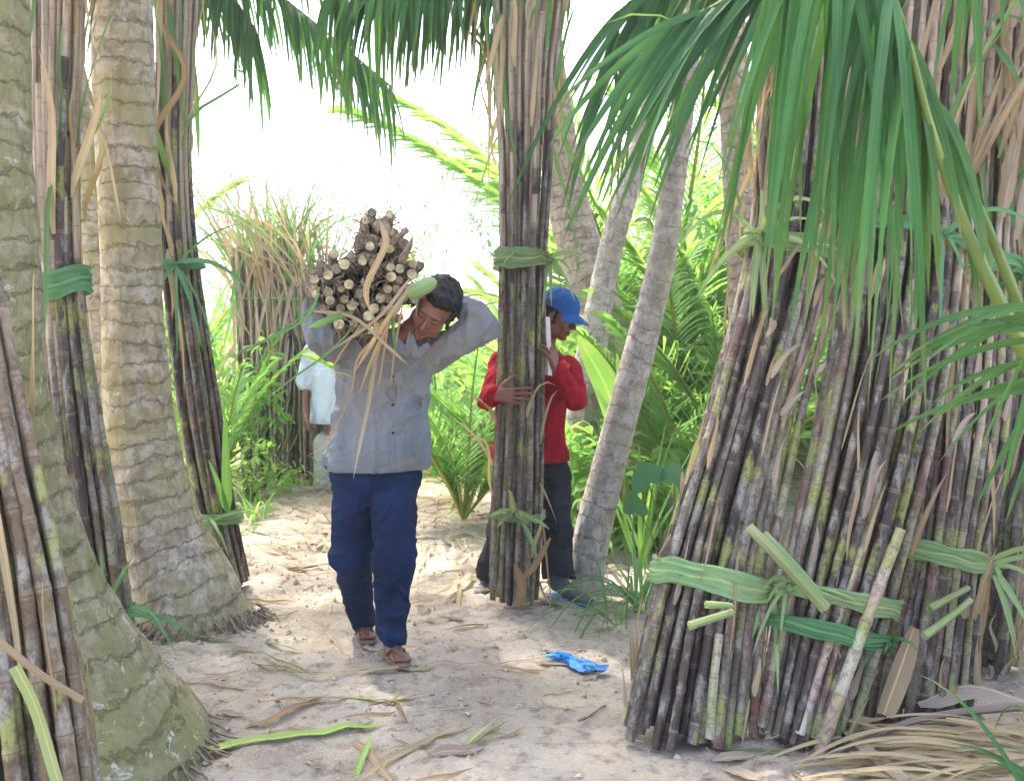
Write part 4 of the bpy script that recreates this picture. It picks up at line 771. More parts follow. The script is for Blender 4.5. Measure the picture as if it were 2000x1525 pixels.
# ------------------------------------------------------------------ figures: smooth distance fields meshed into one surface
class SDF:
    def __init__(s, lo, hi, h):
        s.lo = np.array(lo, float); s.h = h; s.n = np.ceil((np.array(hi)-s.lo)/h).astype(int)+1; s.f = np.full(s.n, .5, np.float32)
    def sub(s, lo, hi, mg):
        a = np.clip(np.floor((np.array(lo)-mg-s.lo)/s.h).astype(int), 0, s.n-1); b = np.clip(np.ceil((np.array(hi)+mg-s.lo)/s.h).astype(int)+1, 1, s.n)
        sl = tuple(slice(x, y) for x, y in zip(a, b)); g = [(s.lo[k]+s.h*np.arange(a[k], b[k])).astype(np.float32) for k in range(3)]
        return sl, np.stack(np.meshgrid(*g, indexing='ij'), -1)
    def mix(s, sl, d, k, neg=False):
        f = s.f[sl]
        if neg:
            d = -d; h = np.clip(.5-.5*(f-d)/k, 0, 1); s.f[sl] = f*(1-h)+d*h+k*h*(1-h)
        else:
            h = np.clip(.5+.5*(f-d)/k, 0, 1); s.f[sl] = f*(1-h)+d*h-k*h*(1-h)
    def cone(s, a, b, ra, rb, k=.02, neg=False, flat=None):
        a = np.asarray(a, float); b = np.asarray(b, float); R = max(ra, rb); mg = k+s.h*2+R
        sl, P = s.sub(np.minimum(a, b), np.maximum(a, b), mg); ab = (b-a); L = ab@ab+1e-9; q = P-a.astype(np.float32)
        t = np.clip((q@ab.astype(np.float32))/L, 0, 1); v = q-t[..., None]*ab.astype(np.float32)
        if flat is not None:      # flat=(axis, factor): squash along axis
            ax, fc = flat; ax = nrm(ax).astype(np.float32); v = v+(v@ax)[..., None]*ax*(1/fc-1)
            d = (np.sqrt((v*v).sum(-1))-(ra+(rb-ra)*t))*min(1, (1+fc)/2)
        else: d = np.sqrt((v*v).sum(-1))-(ra+(rb-ra)*t)
        s.mix(sl, d, k, neg); return s
    def ell(s, c, r, R=np.eye(3), k=.02, neg=False):
        c = np.asarray(c, float); r = np.asarray(r, float); m = r.max()+k+s.h*2; sl, P = s.sub(c-m, c+m, 0)
        q = ((P-c.astype(np.float32))@np.asarray(R, np.float32))/r.astype(np.float32); l = np.sqrt((q*q).sum(-1))+1e-6; g = np.sqrt(((q/r.astype(np.float32))**2).sum(-1))+1e-6
        s.mix(sl, l*(l-1)/g, k, neg); return s
    def cut(s, p, n, k=.004):      # keep the side where (x-p).n < 0
        sl, P = s.sub(s.lo, s.lo+s.h*s.n, 0); d = (P-np.asarray(p, np.float32))@nrm(n).astype(np.float32); s.f = np.maximum(s.f, d); return s
    def add(s, fn):
        sl, P = s.sub(s.lo, s.lo+s.h*s.n, 0); m = np.abs(s.f[sl]) < .05; f = s.f[sl]; f[m] += fn(P[m]).astype(np.float32); s.f[sl] = f; return s
    def mesh(s):
        f = s.f; f[0] = f[-1] = .5; f[:, 0] = f[:, -1] = .5; f[:, :, 0] = f[:, :, -1] = .5
        ins = f < 0; c = np.zeros(np.array(f.shape)-1, np.int8)
        O = [(a, b, d) for a in (0, 1) for b in (0, 1) for d in (0, 1)]; S = [slice(0, -1), slice(1, None)]
        for a, b, d in O: c += ins[S[a], S[b], S[d]]
        ii = np.argwhere((c > 0) & (c < 8)); idx = np.full(c.shape, -1, np.int32); idx[tuple(ii.T)] = np.arange(len(ii))
        val = np.stack([f[ii[:, 0]+a, ii[:, 1]+b, ii[:, 2]+d] for a, b, d in O], 1); pos = np.array(O, float); acc = np.zeros((len(ii), 3)); cn = np.zeros(len(ii))
        for i in range(8):
            for j in range(i+1, 8):
                if abs(pos[i]-pos[j]).sum() != 1: continue
                m = (val[:, i] < 0) != (val[:, j] < 0); t = val[m, i]/(val[m, i]-val[m, j]); acc[m] += pos[i]+t[:, None]*(pos[j]-pos[i]); cn[m] += 1
        V = s.lo+s.h*(ii+acc/cn[:, None]); Q = []
        for ax in range(3):
            sl0 = [slice(None)]*3; sl1 = [slice(None)]*3; sl0[ax] = slice(0, -1); sl1[ax] = slice(1, None)
            e = np.argwhere(ins[tuple(sl0)] != ins[tuple(sl1)]); u, v = (ax+1) % 3, (ax+2) % 3
            e = e[(e[:, u] > 0) & (e[:, v] > 0)]; fl = ins[tuple(e.T)]
            du = np.zeros(3, int); du[u] = 1; dv = np.zeros(3, int); dv[v] = 1
            q = np.stack([idx[tuple((e-du-dv).T)], idx[tuple((e-dv).T)], idx[tuple(e.T)], idx[tuple((e-du).T)]], 1); q[~fl] = q[~fl][:, ::-1]; Q.append(q)
        return V, np.concatenate(Q)
def sdfobj(name, S, mat, root, tint=None):
    V, Q = S.mesh(); me = bpy.data.meshes.new(name); me.from_pydata((V-ORI[root.name]).tolist(), [], Q.tolist()); me.materials.append(mat)
    me.polygons.foreach_set('use_smooth', [True]*len(Q))
    if tint is not None:
        a = me.color_attributes.new('tint', 'FLOAT_COLOR', 'POINT'); a.data.foreach_set('color', np.concatenate([tint(V), np.ones((len(V), 1))], 1).ravel())
    me.update(); o = bpy.data.objects.new(name, me); COL.objects.link(o); o.parent = root; ORI[o.name] = ORI[root.name]; return o
def basis(fwd, up):
    f = nrm(fwd); u = nrm(np.asarray(up, float)-f*np.dot(up, f)); l = np.cross(u, f); return np.stack([l, f, u], 1)      # columns: his left, forward, up
def head(S, C, B, sc_=1.0):
    def L(x, y, z): return C+B@(np.array((x, y, z))*sc_)
    e = lambda c, r_, k=.015, neg=False: S.ell(L(*c), np.array(r_)*sc_, B, k, neg)
    e((0, -.018, .035), (.074, .092, .082)); e((0, .03, -.01), (.062, .058, .07), .02); e((0, .028, -.055), (.052, .055, .052), .02); e((0, .068, -.095), (.022, .018, .016), .02)
    for s in (-1, 1):
        e((s*.046, .055, -.022), (.022, .02, .018), .018); e((s*.052, .01, -.07), (.016, .035, .03), .018)
        e((s*.031, .092, .004), (.016, .012, .01), .01, True); e((s*.031, .073, .003), (.0135, .0125, .011), .005)
        e((s*.077, -.005, -.008), (.009, .02, .031), .006); e((s*.084, .002, -.006), (.006, .01, .018), .005, True); e((s*.0135, .098, -.034), (.008, .009, .007), .006)
    e((0, .078, .028), (.048, .014, .01), .012); S.cone(L(0, .082, .012), L(0, .108, -.026), .007*sc_, .0115*sc_, .008)
    e((0, .088, -.056), (.024, .01, .006), .005); e((0, .086, -.068), (.021, .011, .007), .005); e((0, .094, -.0625), (.024, .008, .0015), .003, True)
def head_tint(C, B, base, sc_=1.0):
    def fn(V):
        q = ((V-C)@B)/sc_; col = np.tile(np.array(base, float), (len(V), 1)); nz = vn(V[:, 0]*60, V[:, 1]*60, V[:, 2]*60)*.08; col *= (1+nz)[:, None]
        hd = (np.abs(q[:, 0]) < .1) & (np.abs(q[:, 1]) < .14) & (np.abs(q[:, 2]) < .14)
        lip = hd & (np.abs(q[:, 0]) < .024) & (q[:, 1] > .07) & (q[:, 2] > -.075) & (q[:, 2] < -.05); col[lip] = np.array(base)*(.85, .55, .6)
        ax = np.abs(q[:, 0])-.031; eye = hd & (q[:, 1] > .06) & ((ax/.0135)**2+((q[:, 2]+.001)/.0045)**2 < 1); col[eye] = (.015, .01, .01)
        brow = hd & (q[:, 1] > .05) & (np.abs(ax)/.019 < 1) & (np.abs(q[:, 2]-.024+.12*np.abs(ax)) < .0045); col[brow] = (.02, .014, .012)
        ck = hd & (q[:, 1] > .05) & (np.abs(np.abs(q[:, 0])-.045) < .02) & (np.abs(q[:, 2]+.025) < .018); col[ck] *= (1.1, 1.0, 1.0)
        return col
    return fn
def hand(S, W, d, n, th, curl=(.5, .6, .6, .6), thc=.4, sp=.1, sz=1.0):
    """W wrist, d finger direction, n palm normal (fingers curl towards n), th thumb side"""
    d = nrm(d); n = nrm(np.asarray(n)-d*np.dot(n, d)); t = nrm(np.cross(n, d)); t = t if np.dot(t, th) > 0 else -t
    K = []
    for i, (o, l) in enumerate(((.030, .088), (.010, .092), (-.011, .088), (-.031, .080))):
        k = W+d*l*sz+t*o*sz; K.append(k); S.cone(W+d*.012*sz+t*o*.55*sz, k, .0145*sz, .0105*sz, .012)
    for i, (k, ln) in enumerate(zip(K, (.044, .048, .045, .035))):
        a = curl[i]; f = nrm(d+t*sp*(1.5-i)); p = k
        for j, (m, rr_) in enumerate(((1, .0092), (.62, .0085), (.5, .0075))):
            ang = a*(.7+.5*j); f = nrm(f*math.cos(ang)+n*math.sin(ang)); q = p+f*ln*m*sz; S.cone(p, q, rr_*1.05*sz, rr_*.92*sz, .003); p = q
    p = W+d*.025*sz+t*.026*sz+n*.006; f = nrm(d*.55+t*.8+n*.15)
    for j, (l, rr_) in enumerate(((.042, .0135), (.034, .0105), (.026, .009))):
        q = p+f*l*sz; S.cone(p, q, rr_*sz, rr_*.9*sz, .005); p = q; f = nrm(f*math.cos(thc)+nrm(d*.8+n*.5)*math.sin(thc))
def wr(amp, seed, sx=9, sy=9, sz=9, dr=None):
    def fn(P):
        x, y, z = P[:, 0], P[:, 1], P[:, 2]
        w = vn(x*3+seed, y*3, z*3)*.35
        a = vn((x+w*.3)*sx+seed, y*sy, (z+w)*sz); b = vn(x*sx*2.1, y*sy*2.1+seed, (z+w*.5)*sz*2.1)
        return -amp*(1-np.abs(a)*2.4)-amp*.4*(1-np.abs(b)*2)
    return fn
def bounds(pts, mg=.16): pts = np.array(pts); return pts.min(0)-mg, pts.max(0)+mg
def body_fn(J, hb, skin, h=.0045):
    """J: dict of joints; one continuous mesh from feet to head"""
    lo, hi = bounds([v for k, v in J.items() if isinstance(v, np.ndarray) and v.shape == (3,)], .2); S = SDF(lo, hi, h); c = S.cone
    c(J['pel'], J['che'], .1, .115, .05); c(J['shR'], J['shL'], .05, .05, .05); c(J['che'], J['nck'], .09, .05, .05); c(J['hipR'], J['hipL'], .085, .085, .04)
    c(J['nck'], J['hb'], .05, .05, .02)
    for s in 'RL':
        c(J['sh'+s], J['el'+s], .04, .026, .02); c(J['el'+s], J['wr'+s], .026, .024, .01)
        c(J['hip'+s], J['kn'+s], .078, .052, .03); c(J['kn'+s], J['an'+s], .05, .034, .02)
        a = J['an'+s]; t = J['toe'+s]; c(a, a+(t-a)*.2+(0, 0, -.03), .034, .034, .02); c(a+(t-a)*.15+(0, 0, -.02), t, .032, .024, .02, flat=((0, 0, 1), .6))
        up = nrm(t-a); sd_ = nrm(np.cross(up, (0, 0, 1)))
        for q in range(5): b0 = t+sd_*(q-2)*.016; c(b0-up*.02, b0+up*(.03-.003*abs(q-1)), .0095, .008, .004)
    return S
def person(name_label, base, J, B, hsc, skin, hands, extra=None):
    root = thing('person', base, name_label, 'person'); S = body_fn(J, B, skin); head(S, J['head'], B, hsc)
    for hnd in hands: hand(S, *hnd)
    sdfobj('body', S, M['skin'], root, head_tint(J['head'], B, skin, hsc)); return root

# --- the man in the grey shirt carrying the bundle
J = dict(pel=at(735, 905, 3.97), che=at(750, 760, 3.95), nck=at(775, 668, 3.9), shR=at(688, 690, 3.93), shL=at(838, 697, 3.93), elR=at(626, 664, 3.68), wrR=at(612, 598, 3.8),
         elL=at(950, 636, 3.78), wrL=at(908, 598, 3.9), hipR=at(700, 935, 3.98), hipL=at(772, 935, 3.96), knR=at(686, 1085, 3.95), knL=at(768, 1092, 3.8), anR=at(709, 1214, 4.2), anL=at(765, 1252, 3.86), toeR=None, toeL=None, head=at(846, 606, 3.77))
J['toeR'] = at(716, 1240, 4.06); J['toeL'] = at(782, 1283, 3.74)
BH = basis((-.22, -.86, -.5), (.52, -.35, .8)); J['hb'] = J['head']+BH@np.array((0, -.03, -.06))
gm = person('man in grey-blue shirt and navy trousers walking with a cane bundle on his shoulder', (J['pel'][0], 3.95, gz(J['pel'][0], 3.95)), J, BH, 1.03, (.21, .085, .05),
            [(J['wrR'], (.05, .05, 1), (.6, 0, 0), (0, -1, 0), (.35, .4, .4, .5), .3), (J['wrL'], (-.9, .15, .0), (-.2, -1, -.1), (0, 0, 1), (.3, .3, .3, .4), .3)])
def shirt(root, J, mat, chest, belly, hip, hem, nrmh, sl='RL', r0=.058, r1=.043, r2=.036, amp=.004, seed=1, half=None, wrist=1.0, placket=None, neck=None):
    pts = [J[k] for k in ('pel', 'che', 'nck', 'shR', 'shL')]+[J['el'+s] for s in sl]+[J['wr'+s] for s in sl]; lo, hi = bounds(pts, .22); S = SDF(lo, hi, .005); c = S.cone
    for cc, rr_ in (chest, belly, hip): S.ell(cc, rr_, k=.07)
    c(J['shR'], J['shL'], .066, .066, .05); S.ell(J['nck']+(0, 0, -.02), (.085, .075, .05), k=.04)
    for s in sl:
        w = J['el'+s]+(J['wr'+s]-J['el'+s])*wrist
        c(J['sh'+s], J['el'+s], r0, r1, .03)
        if wrist > 0: c(J['el'+s], w, r1, r2, .012)
    S.add(wr(amp*1.6, seed, 7, 7, 5)); S.add(wr(amp*1.0, seed+9, 17, 14, 8)); S.add(wr(amp*.4, seed+5, 34, 30, 22))
    if half:
        for s in sl: S.cut(J['sh'+s]+(J['el'+s]-J['sh'+s])*half, (J['el'+s]-J['sh'+s])*1.0) if False else None
    if placket: S.add(placket)
    S.cut(hem, nrmh)
    if neck is not None: S.ell(neck[0], neck[1], k=.006, neg=True)
    return sdfobj('shirt', S, mat, root)
def plk(P):
    x = P[:, 0]; z = P[:, 2]; x0 = at(772, 800, 3.82)[0]-.015*(z-1.2); d = x-x0; fr = P[:, 1] < 3.93
    return np.where(fr, -.004*np.clip(d/.006, 0, 1)*(d < .035)-.0015*((np.abs(d-.033) < .004)), 0)
shirt(gm, J, M['shirt_grey'], (at(748, 745, 3.95), (.185, .125, .19)), (at(742, 835, 3.96), (.196, .135, .2)), (at(738, 905, 3.97), (.218, .15, .14)), at(738, 922, 3.85), (0.02, 0, -1), seed=3, amp=.0085, placket=plk, neck=(at(795, 640, 3.8), (.06, .07, .075)))
def trousers(root, J, mat, waist, wr_, hipr, kr, ar, topz, seed=1, amp=.005, flare=0, bellyk=.05, top_n=(0, 0, 1)):
    pts = [J[k] for k in ('pel', 'hipR', 'hipL', 'knR', 'knL', 'anR', 'anL')]; lo, hi = bounds(pts, .18); S = SDF(lo, hi, .005)
    S.ell(waist, wr_, k=.05)
    for s in 'RL':
        e = J['an'+s]+(J['kn'+s]-J['an'+s])*.02
        T = SDF(lo, hi, .005); T.cone(J['hip'+s], J['kn'+s], hipr, kr, .02); T.cone(J['kn'+s], e+nrm(e-J['kn'+s])*.1, kr, ar, .03)
        T.cut(e, e-J['kn'+s]); T.cone(e+(e-J['kn'+s])*-.02, e+(e-J['kn'+s])*.4, ar*.8, ar*.7, .004, True)
        k = .018; h = np.clip(.5+.5*(S.f-T.f)/k, 0, 1); S.f = (S.f*(1-h)+T.f*h-k*h*(1-h)).astype(np.float32)
    S.add(wr(amp*1.5, seed, 6, 6, 9)); S.add(wr(amp*.9, seed+4, 13, 12, 18)); S.cut(topz, top_n); return sdfobj('trousers', S, mat, root)
trousers(gm, J, M['trouser_navy'], at(735, 925, 3.97), (.192, .125, .13), .1, .08, .044, at(735, 885, 3.97), 5, .0055)
def flipflop(root, J, s, mat):
    a, t = J['an'+s], J['toe'+s]; d = nrm((t-a)*(1, 1, .6)); h = a-d*.035+(0, 0, -.066); e = t+d*.02+(0, 0, -.02); S = SDF(*bounds([h, e], .1), .004)
    S.cone(h, e, .034, .039, .01, flat=((0, 0, 1), .28)); sdfobj('sandal', S, mat, root)
    mb = MB(); sd_ = nrm(np.cross(d, (0, 0, 1)))
    for q in (-1, 1): ribbon(mb, catmull([a+(t-a)*.45+sd_*q*.042+(0, 0, -.03), a+(t-a)*.7+sd_*q*.02+(0, 0, .018), t+d*.02+(0, 0, .015)], 7), .006, (0, 0, 1), .1)
    mb.build('sandal_strap', mat, root)
for s in 'RL': flipflop(gm, J, s, M['sandal'])
def hair(root, C, B, sc_, seed, k=.55, off=0):
    S = SDF(C-.19, C+.19, .004); L = lambda x, y, z: C+B@(np.array((x, y, z))*sc_)
    S.ell(L(0, -.028, .05), np.array((.088, .1, .088))*sc_, B, .01); S.ell(L(0, -.05, -.01), np.array((.08, .065, .075))*sc_, B, .02); (S.ell(L(0, .05, .105), np.array((.06, .04, .02))*sc_, B, .02) if not off else None)
    for s in (-1, 1): S.cone(L(s*.076, .012, .03), L(s*.077, .018, -.03), .01, .006, .008)
    S.add(lambda P: -.007*vn(P[:, 0]*55, P[:, 1]*55, P[:, 2]*40+seed)-.006*np.abs(vn(P[:, 0]*110, P[:, 1]*110, P[:, 2]*60)))
    sl, P = S.sub(S.lo, S.lo+S.h*S.n, 0); q = ((P-C.astype(np.float32))@B.astype(np.float32))/sc_
    face = np.minimum(np.minimum(.075-np.abs(q[..., 0]), q[..., 1]-.0), .062-q[..., 2]); S.f[sl] = np.maximum(S.f[sl], face); sdfobj('hair', S, M['hair'], root)
hair(gm, J['head'], BH, 1.03, 3)
mb = MB()
for (a, b, c_) in (((768, 655), (795, 690), (800, 648)), ((838, 672), (812, 692), (806, 652))):
    ribbon(mb, catmull([at(*a, 3.76), at(*b, 3.74), at(*c_, 3.74)], 7), np.array([.01, .016, .018, .018, .016, .01, .003]), (0, -1, .3), .3, cross=5)
mb.build('collar', M['shirt_grey'], gm)
for py in (735, 790, 845):
    mb = MB(); p = at(768, py, 3.78); tube(mb, [p, p+(0, -.012, 0)], .006, 10); mb.build('button', M['trouser_black'], gm)

# --- bundle carried on the shoulder, cut ends towards the camera
bc = at(716, 560, 3.6); bd = nrm((-.16, 1, .0)); CB = thing('sugarcane_bundle', (bc[0], bc[1]+.3, bc[2]), 'cane bundle carried on the shoulder of the grey shirted man, pale cut ends forward', 'cane bundle')
bx = nrm(np.cross(bd, (0, 0, 1))); bz = np.cross(bx, bd); r = random.Random(12); spots = []
tries = 0
while len(spots) < 72 and tries < 9000:
    tries += 1; u = r.uniform(-108, 108); v = r.uniform(-85, 150)
    low = (u/106)**2+(v/(98 if v < 0 else 86))**2 < 1; neck = abs(u-30*(v > 0)-0) < 58-(v-60)*.28 and 40 < v < 150
    if not (low or neck) or (u > 62 and v < -22): continue
    if all((u-a)**2+(v-b)**2 > 20**2 for a, b in spots): spots.append((u, v))
for i, (u, v) in enumerate(spots):
    u *= .95; v *= .95; o = bx*u/500+bz*v/500; j = r.uniform(-.1, .12)+.0006*max(0, v); st = bc+o+bd*j; q = np.array((r.gauss(0, .022), 0, r.gauss(0, .022)))
    sp_ = nrm(bd+q*1.2+(bx*u+bz*v)*(-.0006)); P = [st-q*.5, st+bd*.3+q*.05, bc+o*.72+bd*1.0+q*.2, bc+o*.6+bd*1.9+q*.5]
    cane(catmull(P, 10), r.uniform(.015, .021), r, [M['root'] if r.random() < .35 else M['cane_grey'], M['cut'] if r.random() < .9 else M['root']], CB, inter=.05 if i % 2 else .08, sides=10)
for i in range(46):
    u, v = spots[r.randrange(len(spots))]; u += r.gauss(0, 12); v += r.gauss(0, 12); st = bc+bx*u/500+bz*v/500+bd*r.uniform(.07, .2)
    cane(catmull([st, st+bd*.5-(bx*u+bz*v)/500*.1, bc+(bx*u+bz*v)/500*.65+bd*1.5], 6), .018, r, [M['root'], M['root']], CB, inter=.07, sides=7)
mb = MB()
for i in range(900):
    u, v = spots[r.randrange(len(spots))]; p = bc+bx*(u+r.gauss(0, 9))/500+bz*(v+r.gauss(0, 9))/500+bd*r.uniform(-.02, .16)
    d = np.array((r.gauss(0, 1), r.gauss(-.3, .5), r.gauss(-.2, .9))); blade(mb, p, d, r.uniform(.015, .07), r.uniform(.001, .004), .6, (0, -1, 0), 5, .3)
mb.build('root_fibres', M['root'], CB)
def cb_blades(lst, mat, name, w=.009):
    mb = MB()
    for pts, ww in lst: 
        n = 14; P = catmull([at(a, b, d) for a, b, d in pts], n); t = np.linspace(0, 1, n); ribbon(mb, P, ww*.75*np.clip(np.minimum(t*5+.4, (1-t)*4+.06), 0, 1), (r.gauss(0, .25), -1, .2), .4, twist=r.gauss(0, .5))
    mb.build(name, M[mat], CB)
cb_blades([([(745, 440, 3.42), (752, 480, 3.4), (715, 560, 3.4), (722, 610, 3.43)], .016), ([(800, 545, 3.44), (740, 620, 3.42), (640, 690, 3.42)], .01), ([(808, 550, 3.44), (745, 640, 3.42), (690, 730, 3.46)], .012), ([(790, 580, 3.46), (735, 680, 3.46), (700, 770, 3.5)], .009),
           ([(770, 600, 3.46), (735, 700, 3.5), (715, 790, 3.56)], .007), ([(760, 620, 3.46), (745, 720, 3.5), (738, 760, 3.55)], .006), ([(785, 600, 3.46), (770, 690, 3.5), (762, 760, 3.55)], .006), ([(700, 640, 3.42), (650, 720, 3.5), (690, 745, 3.55), (640, 860, 3.6), (590, 895, 3.6)], .006),
           ([(610, 608, 3.46), (690, 620, 3.42), (760, 680, 3.42), (800, 715, 3.45)], .009), ([(725, 610, 3.43), (735, 650, 3.44), (712, 700, 3.47)], .008), ([(745, 650, 3.46), (700, 700, 3.5), (690, 760, 3.55)], .009)], 'dry', 'dry_leaves')
cb_blades([([(625, 560, 3.45), (600, 620, 3.42), (520, 665, 3.4), (440, 700, 3.4)], .007), ([(620, 590, 3.45), (560, 640, 3.42), (470, 690, 3.4), (450, 700, 3.4)], .005), ([(690, 640, 3.42), (640, 690, 3.4), (570, 740, 3.4), (520, 780, 3.4)], .005), ([(600, 585, 3.45), (500, 582, 3.42), (450, 590, 3.4)], .003),
           ([(690, 610, 3.44), (640, 625, 3.42), (600, 640, 3.42)], .016), ([(765, 610, 3.45), (770, 650, 3.45), (775, 700, 3.48)], .01), ([(820, 560, 3.48), (816, 590, 3.48), (812, 620, 3.48)], .004)], 'leaf_cane', 'green_leaves')
cb_blades([([(735, 690, 3.58), (722, 780, 3.62), (690, 935, 3.66)], .012)], 'dry_grey', 'hanging_sheath')
mb = MB(); tube(mb, catmull([at(800, 575, 3.5), at(828, 560, 3.46), at(850, 548, 3.44)], 8), [.018, .026, .03, .031, .03, .028, .024, .012], 12); mb.build('green_stem', M['leaf_tie'], CB)
mb = MB(); tube(mb, catmull([at(745, 480, 3.55), at(758, 450, 3.5), at(748, 425, 3.5)], 8), .012, 8); tube(mb, catmull([at(765, 475, 3.55), at(785, 458, 3.5), at(795, 448, 3.5)], 6), .012, 8); tube(mb, catmull([at(785, 510, 3.55), at(800, 480, 3.5), at(806, 462, 3.5)], 6), [.016, .014, .012, .01, .006, .002], 8)
mb.build('broken_stalks', M['root'], CB)

# --- the man in the red shirt and blue cap holding the upright bundle
J = dict(pel=at(1045, 905, 4.93), che=at(1050, 770, 4.92), nck=at(1062, 690, 4.9), shR=at(985, 715, 4.92), shL=at(1108, 722, 4.92), elR=at(948, 782, 4.72), wrR=at(966, 770, 4.46),
         elL=at(1128, 785, 4.74), wrL=at(1086, 722, 4.6), hipR=at(1012, 920, 4.94), hipL=at(1078, 920, 4.93), knR=at(982, 1040, 4.9), knL=at(1088, 1025, 4.84), anR=at(957, 1128, 4.98), anL=at(1092, 1130, 4.78), toeR=at(944, 1148, 4.9), toeL=at(1138, 1166, 4.66), head=at(1090, 618, 4.86))
BR = basis((.86, -.36, -.36), (.3, -.1, .95)); J['hb'] = J['head']+BR@np.array((0, -.03, -.06))
rm = person('man in a red long sleeved shirt and blue cap hugging the upright cane bundle', (J['pel'][0], 4.93, gz(J['pel'][0], 4.93)), J, BR, 1.0, (.2, .075, .045),
            [(J['wrR'], (.95, -.1, -.05), (.05, 1, -.05), (0.1, 0, 1), (.12, .15, .18, .22), .25, .1, .98), (J['wrL'], (-.25, -.25, .9), (-.8, .4, .1), (0, 1, .1), (.5, .55, .6, .6), .3)])
shirt(rm, J, M['shirt_red'], (at(1042, 765, 4.92), (.185, .125, .19)), (at(1038, 830, 4.93), (.18, .13, .2)), (at(1036, 885, 4.93), (.2, .14, .12)), at(1036, 903, 4.85), (0.0, 0, -1), seed=13, amp=.006, neck=(J['nck']+(.05, -.03, .07), (.05, .05, .05)), wrist=.92)
trousers(rm, J, M['trouser_black'], at(1045, 925, 4.94), (.18, .125, .13), .092, .076, .082, at(1045, 890, 4.93), 15, .005)
for s in 'RL':
    a, t = J['an'+s], J['toe'+s]; S = SDF(*bounds([a, t], .14), .004); S.cone(a+(0, 0, .06), a+(0, 0, -.02), .045, .045, .02); S.cone(a-nrm(t-a)*.03+(0, 0, -.03), t+nrm(t-a)*.03+(0, 0, -.01), .042, .042, .03, flat=((0, 0, 1), .75))
    S.cut((t[0], t[1], min(a[2]-.065, t[2]-.025)), (0, 0, -1)); sdfobj('boot', S, M['shoe'], rm)
    S = SDF(*bounds([a, t], .14), .004); z = min(a[2]-.07, t[2]-.03); S.cone(np.array((*(a-nrm(t-a)*.035)[:2], z)), np.array((*(t+nrm(t-a)*.03)[:2], z)), .043, .046, .01, flat=((0, 0, 1), .25)); sdfobj('boot_sole', S, M['sole'], rm)
hair(rm, J['head'], BR, .95, 5, off=1)
C = J['head']; L = lambda x, y, z: C+BR@np.array((x, y, z))
S = SDF(C-.22, C+.24, .004); S.ell(L(0, -.012, .05), (.094, .112, .1), BR, .01); S.cut(L(0, 0, .038), -BR[:, 2]+BR[:, 1]*-.12); S.add(wr(.0018, 7, 25, 25, 25)); sdfobj('cap', S, M['cap_blue'], rm)
mb = MB(); n, m = 9, 13; V = []
for i in range(n):
    for j in range(m):
        a = (j/(m-1)-.5)*2.3; q = i/(n-1); R_ = .09+q*.075*math.cos(a*.62); V.append(L(math.sin(a)*R_*(.9-.05*q), .018+math.cos(a)*R_-.01, .047-.028*q-.02*math.sin(a)**2*(.4+q)))
top = len(V); V2 = [v-BR[:, 2]*.004 for v in V]; mb.add(V+V2, [(i*m+j, i*m+j+1, (i+1)*m+j+1, (i+1)*m+j) for i in range(n-1) for j in range(m-1)]+[(top+i*m+j, top+(i+1)*m+j, top+(i+1)*m+j+1, top+i*m+j+1) for i in range(n-1) for j in range(m-1)])
mb.build('cap_brim', M['cap_blue'], rm)
mb = MB(); pc = at(1101, 716, 4.778); n = 14     # orange crest on the chest
V = [pc+(0, -.006, 0)]+[pc+np.array((math.cos(a)*.032*(1+.25*math.sin(a*5)), 0, math.sin(a)*.034*(1+.2*math.cos(a*4)))) for a in np.linspace(0, 2*math.pi, n, endpoint=False)]
mb.add(V, [(0, 1+(i+1) % n, 1+i) for i in range(n)]); mb.build('chest_crest', M['orange'], rm)
# white board in his raised hand
def box(mb, c, X_, Y_, Z_):
    V = [np.asarray(c)+X_*a+Y_*b+Z_*d for a in (-1, 1) for b in (-1, 1) for d in (-1, 1)]; mb.add(V, [(0, 1, 3, 2), (4, 6, 7, 5), (0, 4, 5, 1), (2, 3, 7, 6), (0, 2, 6, 4), (1, 5, 7, 3)])
mb = MB(); c = at(1067, 676, 4.66); box(mb, c, np.array((.011, .004, -.001)), np.array((-.01, .085, 0)), np.array((-.006, 0, .145)))
wb_ = mb.build('writing_board', M['paper'], None, None, False); setp(wb_, 'white board held upright, edge on, in the raised hand of the man in red', 'board')

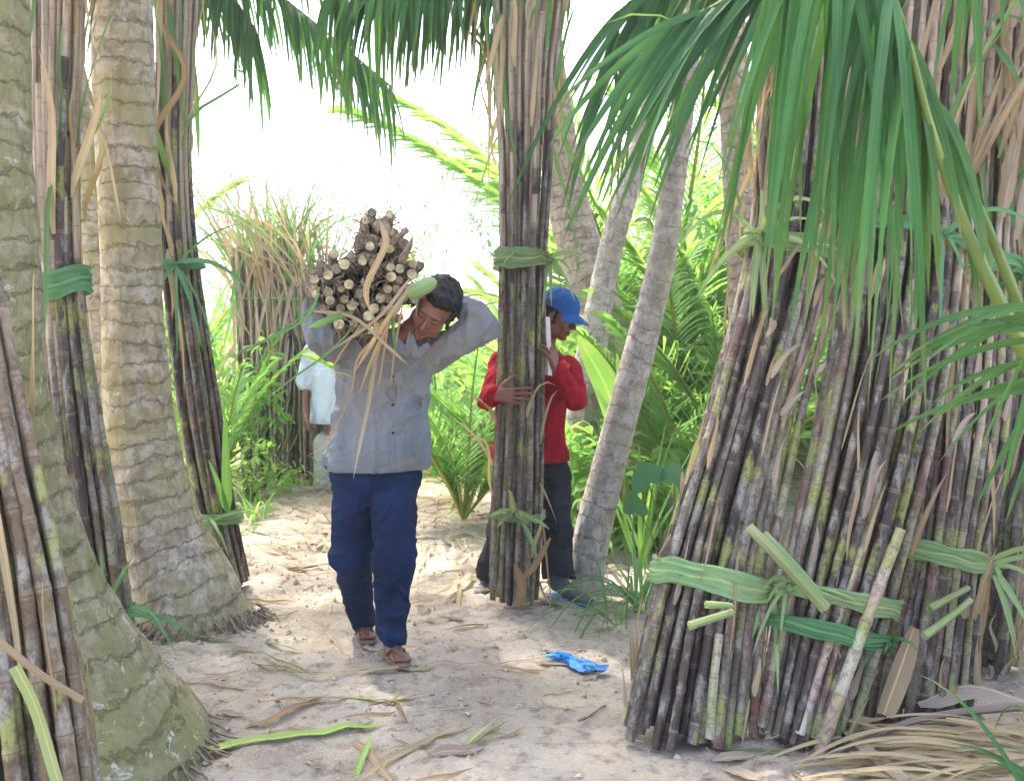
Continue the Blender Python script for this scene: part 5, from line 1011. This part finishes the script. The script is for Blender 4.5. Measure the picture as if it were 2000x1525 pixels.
# --- the man in the pale blue shirt, mostly hidden behind
J = dict(pel=at(658, 860, 7.5), che=at(654, 745, 7.5), nck=at(654, 672, 7.48), shR=at(610, 690, 7.5), shL=at(701, 690, 7.5), elR=at(596, 752, 7.48), wrR=at(597, 805, 7.38),
         elL=at(714, 755, 7.5), wrL=at(714, 812, 7.5), hipR=at(638, 870, 7.5), hipL=at(676, 870, 7.5), knR=at(636, 945, 7.5), knL=at(678, 945, 7.5), anR=at(636, 1020, 7.52), anL=at(678, 1020, 7.52), toeR=at(634, 1034, 7.4), toeL=at(680, 1034, 7.4), head=at(690, 630, 7.45))
BW = basis((0, -1, -.1), (0, 0, 1)); J['hb'] = J['head']+BW@np.array((0, -.03, -.06))
g0 = gz(J['pel'][0], 7.5); low = min(J['toeR'][2], J['toeL'][2])-.025; dz = max(0, g0-low)
wm = person('man in a pale blue short sleeved shirt standing behind, mostly hidden by the walking man', (J['pel'][0], 7.5, g0), J, BW, 1.0, (.24, .1, .06),
            [(J['wrR'], (.1, -.1, -1), (1, 0, 0), (0, -1, 0), (.3, .4, .4, .5), .3), (J['wrL'], (-.1, -.1, -1), (-1, 0, 0), (0, -1, 0), (.3, .4, .4, .5), .3)])
shirt(wm, dict(J, elR=J['elR']+(J['shR']-J['elR'])*.15, elL=J['elL']+(J['shL']-J['elL'])*.15), M['shirt_white'], (at(654, 735, 7.5), (.19, .125, .2)), (at(654, 790, 7.5), (.19, .13, .2)), (at(656, 822, 7.5), (.195, .13, .12)), at(654, 826, 7.5), (0, 0, -1), seed=23, r0=.075, r1=.075, wrist=0)
trousers(wm, J, M['trouser_cream'], at(657, 865, 7.5), (.175, .12, .12), .098, .082, .078, at(657, 815, 7.5), 25, .005)
hair(wm, J['head'], BW, 1.0, 6)
for s in 'RL': flipflop(wm, J, s, M['sandal'])

# ------------------------------------------------------------------ added haze volume, stands in for overexposed bleaching of the background
mb = MB(); V = [(x, y, z) for x in (-30, 30) for y in (-2, 26) for z in (-1.2, 13.5)]
mb.add(V, [(0, 1, 3, 2), (4, 6, 7, 5), (0, 4, 5, 1), (2, 3, 7, 6), (0, 2, 6, 4), (1, 5, 7, 3)])
hm = bpy.data.materials.new('added_haze'); hm.use_nodes = True; nt = hm.node_tree; nt.nodes.clear(); ho = nt.nodes.new('ShaderNodeOutputMaterial'); hv = nt.nodes.new('ShaderNodeVolumePrincipled')
hv.inputs['Color'].default_value = (.95, .97, 1, 1); hv.inputs['Density'].default_value = .0035; hv.inputs['Anisotropy'].default_value = .3; nt.links.new(hv.outputs[0], ho.inputs['Volume'])
setp(mb.build('haze', hm, None, np.zeros(3), smooth=False), 'pale bright haze added to bleach the far grove like overexposure', 'haze', None, 'stuff')
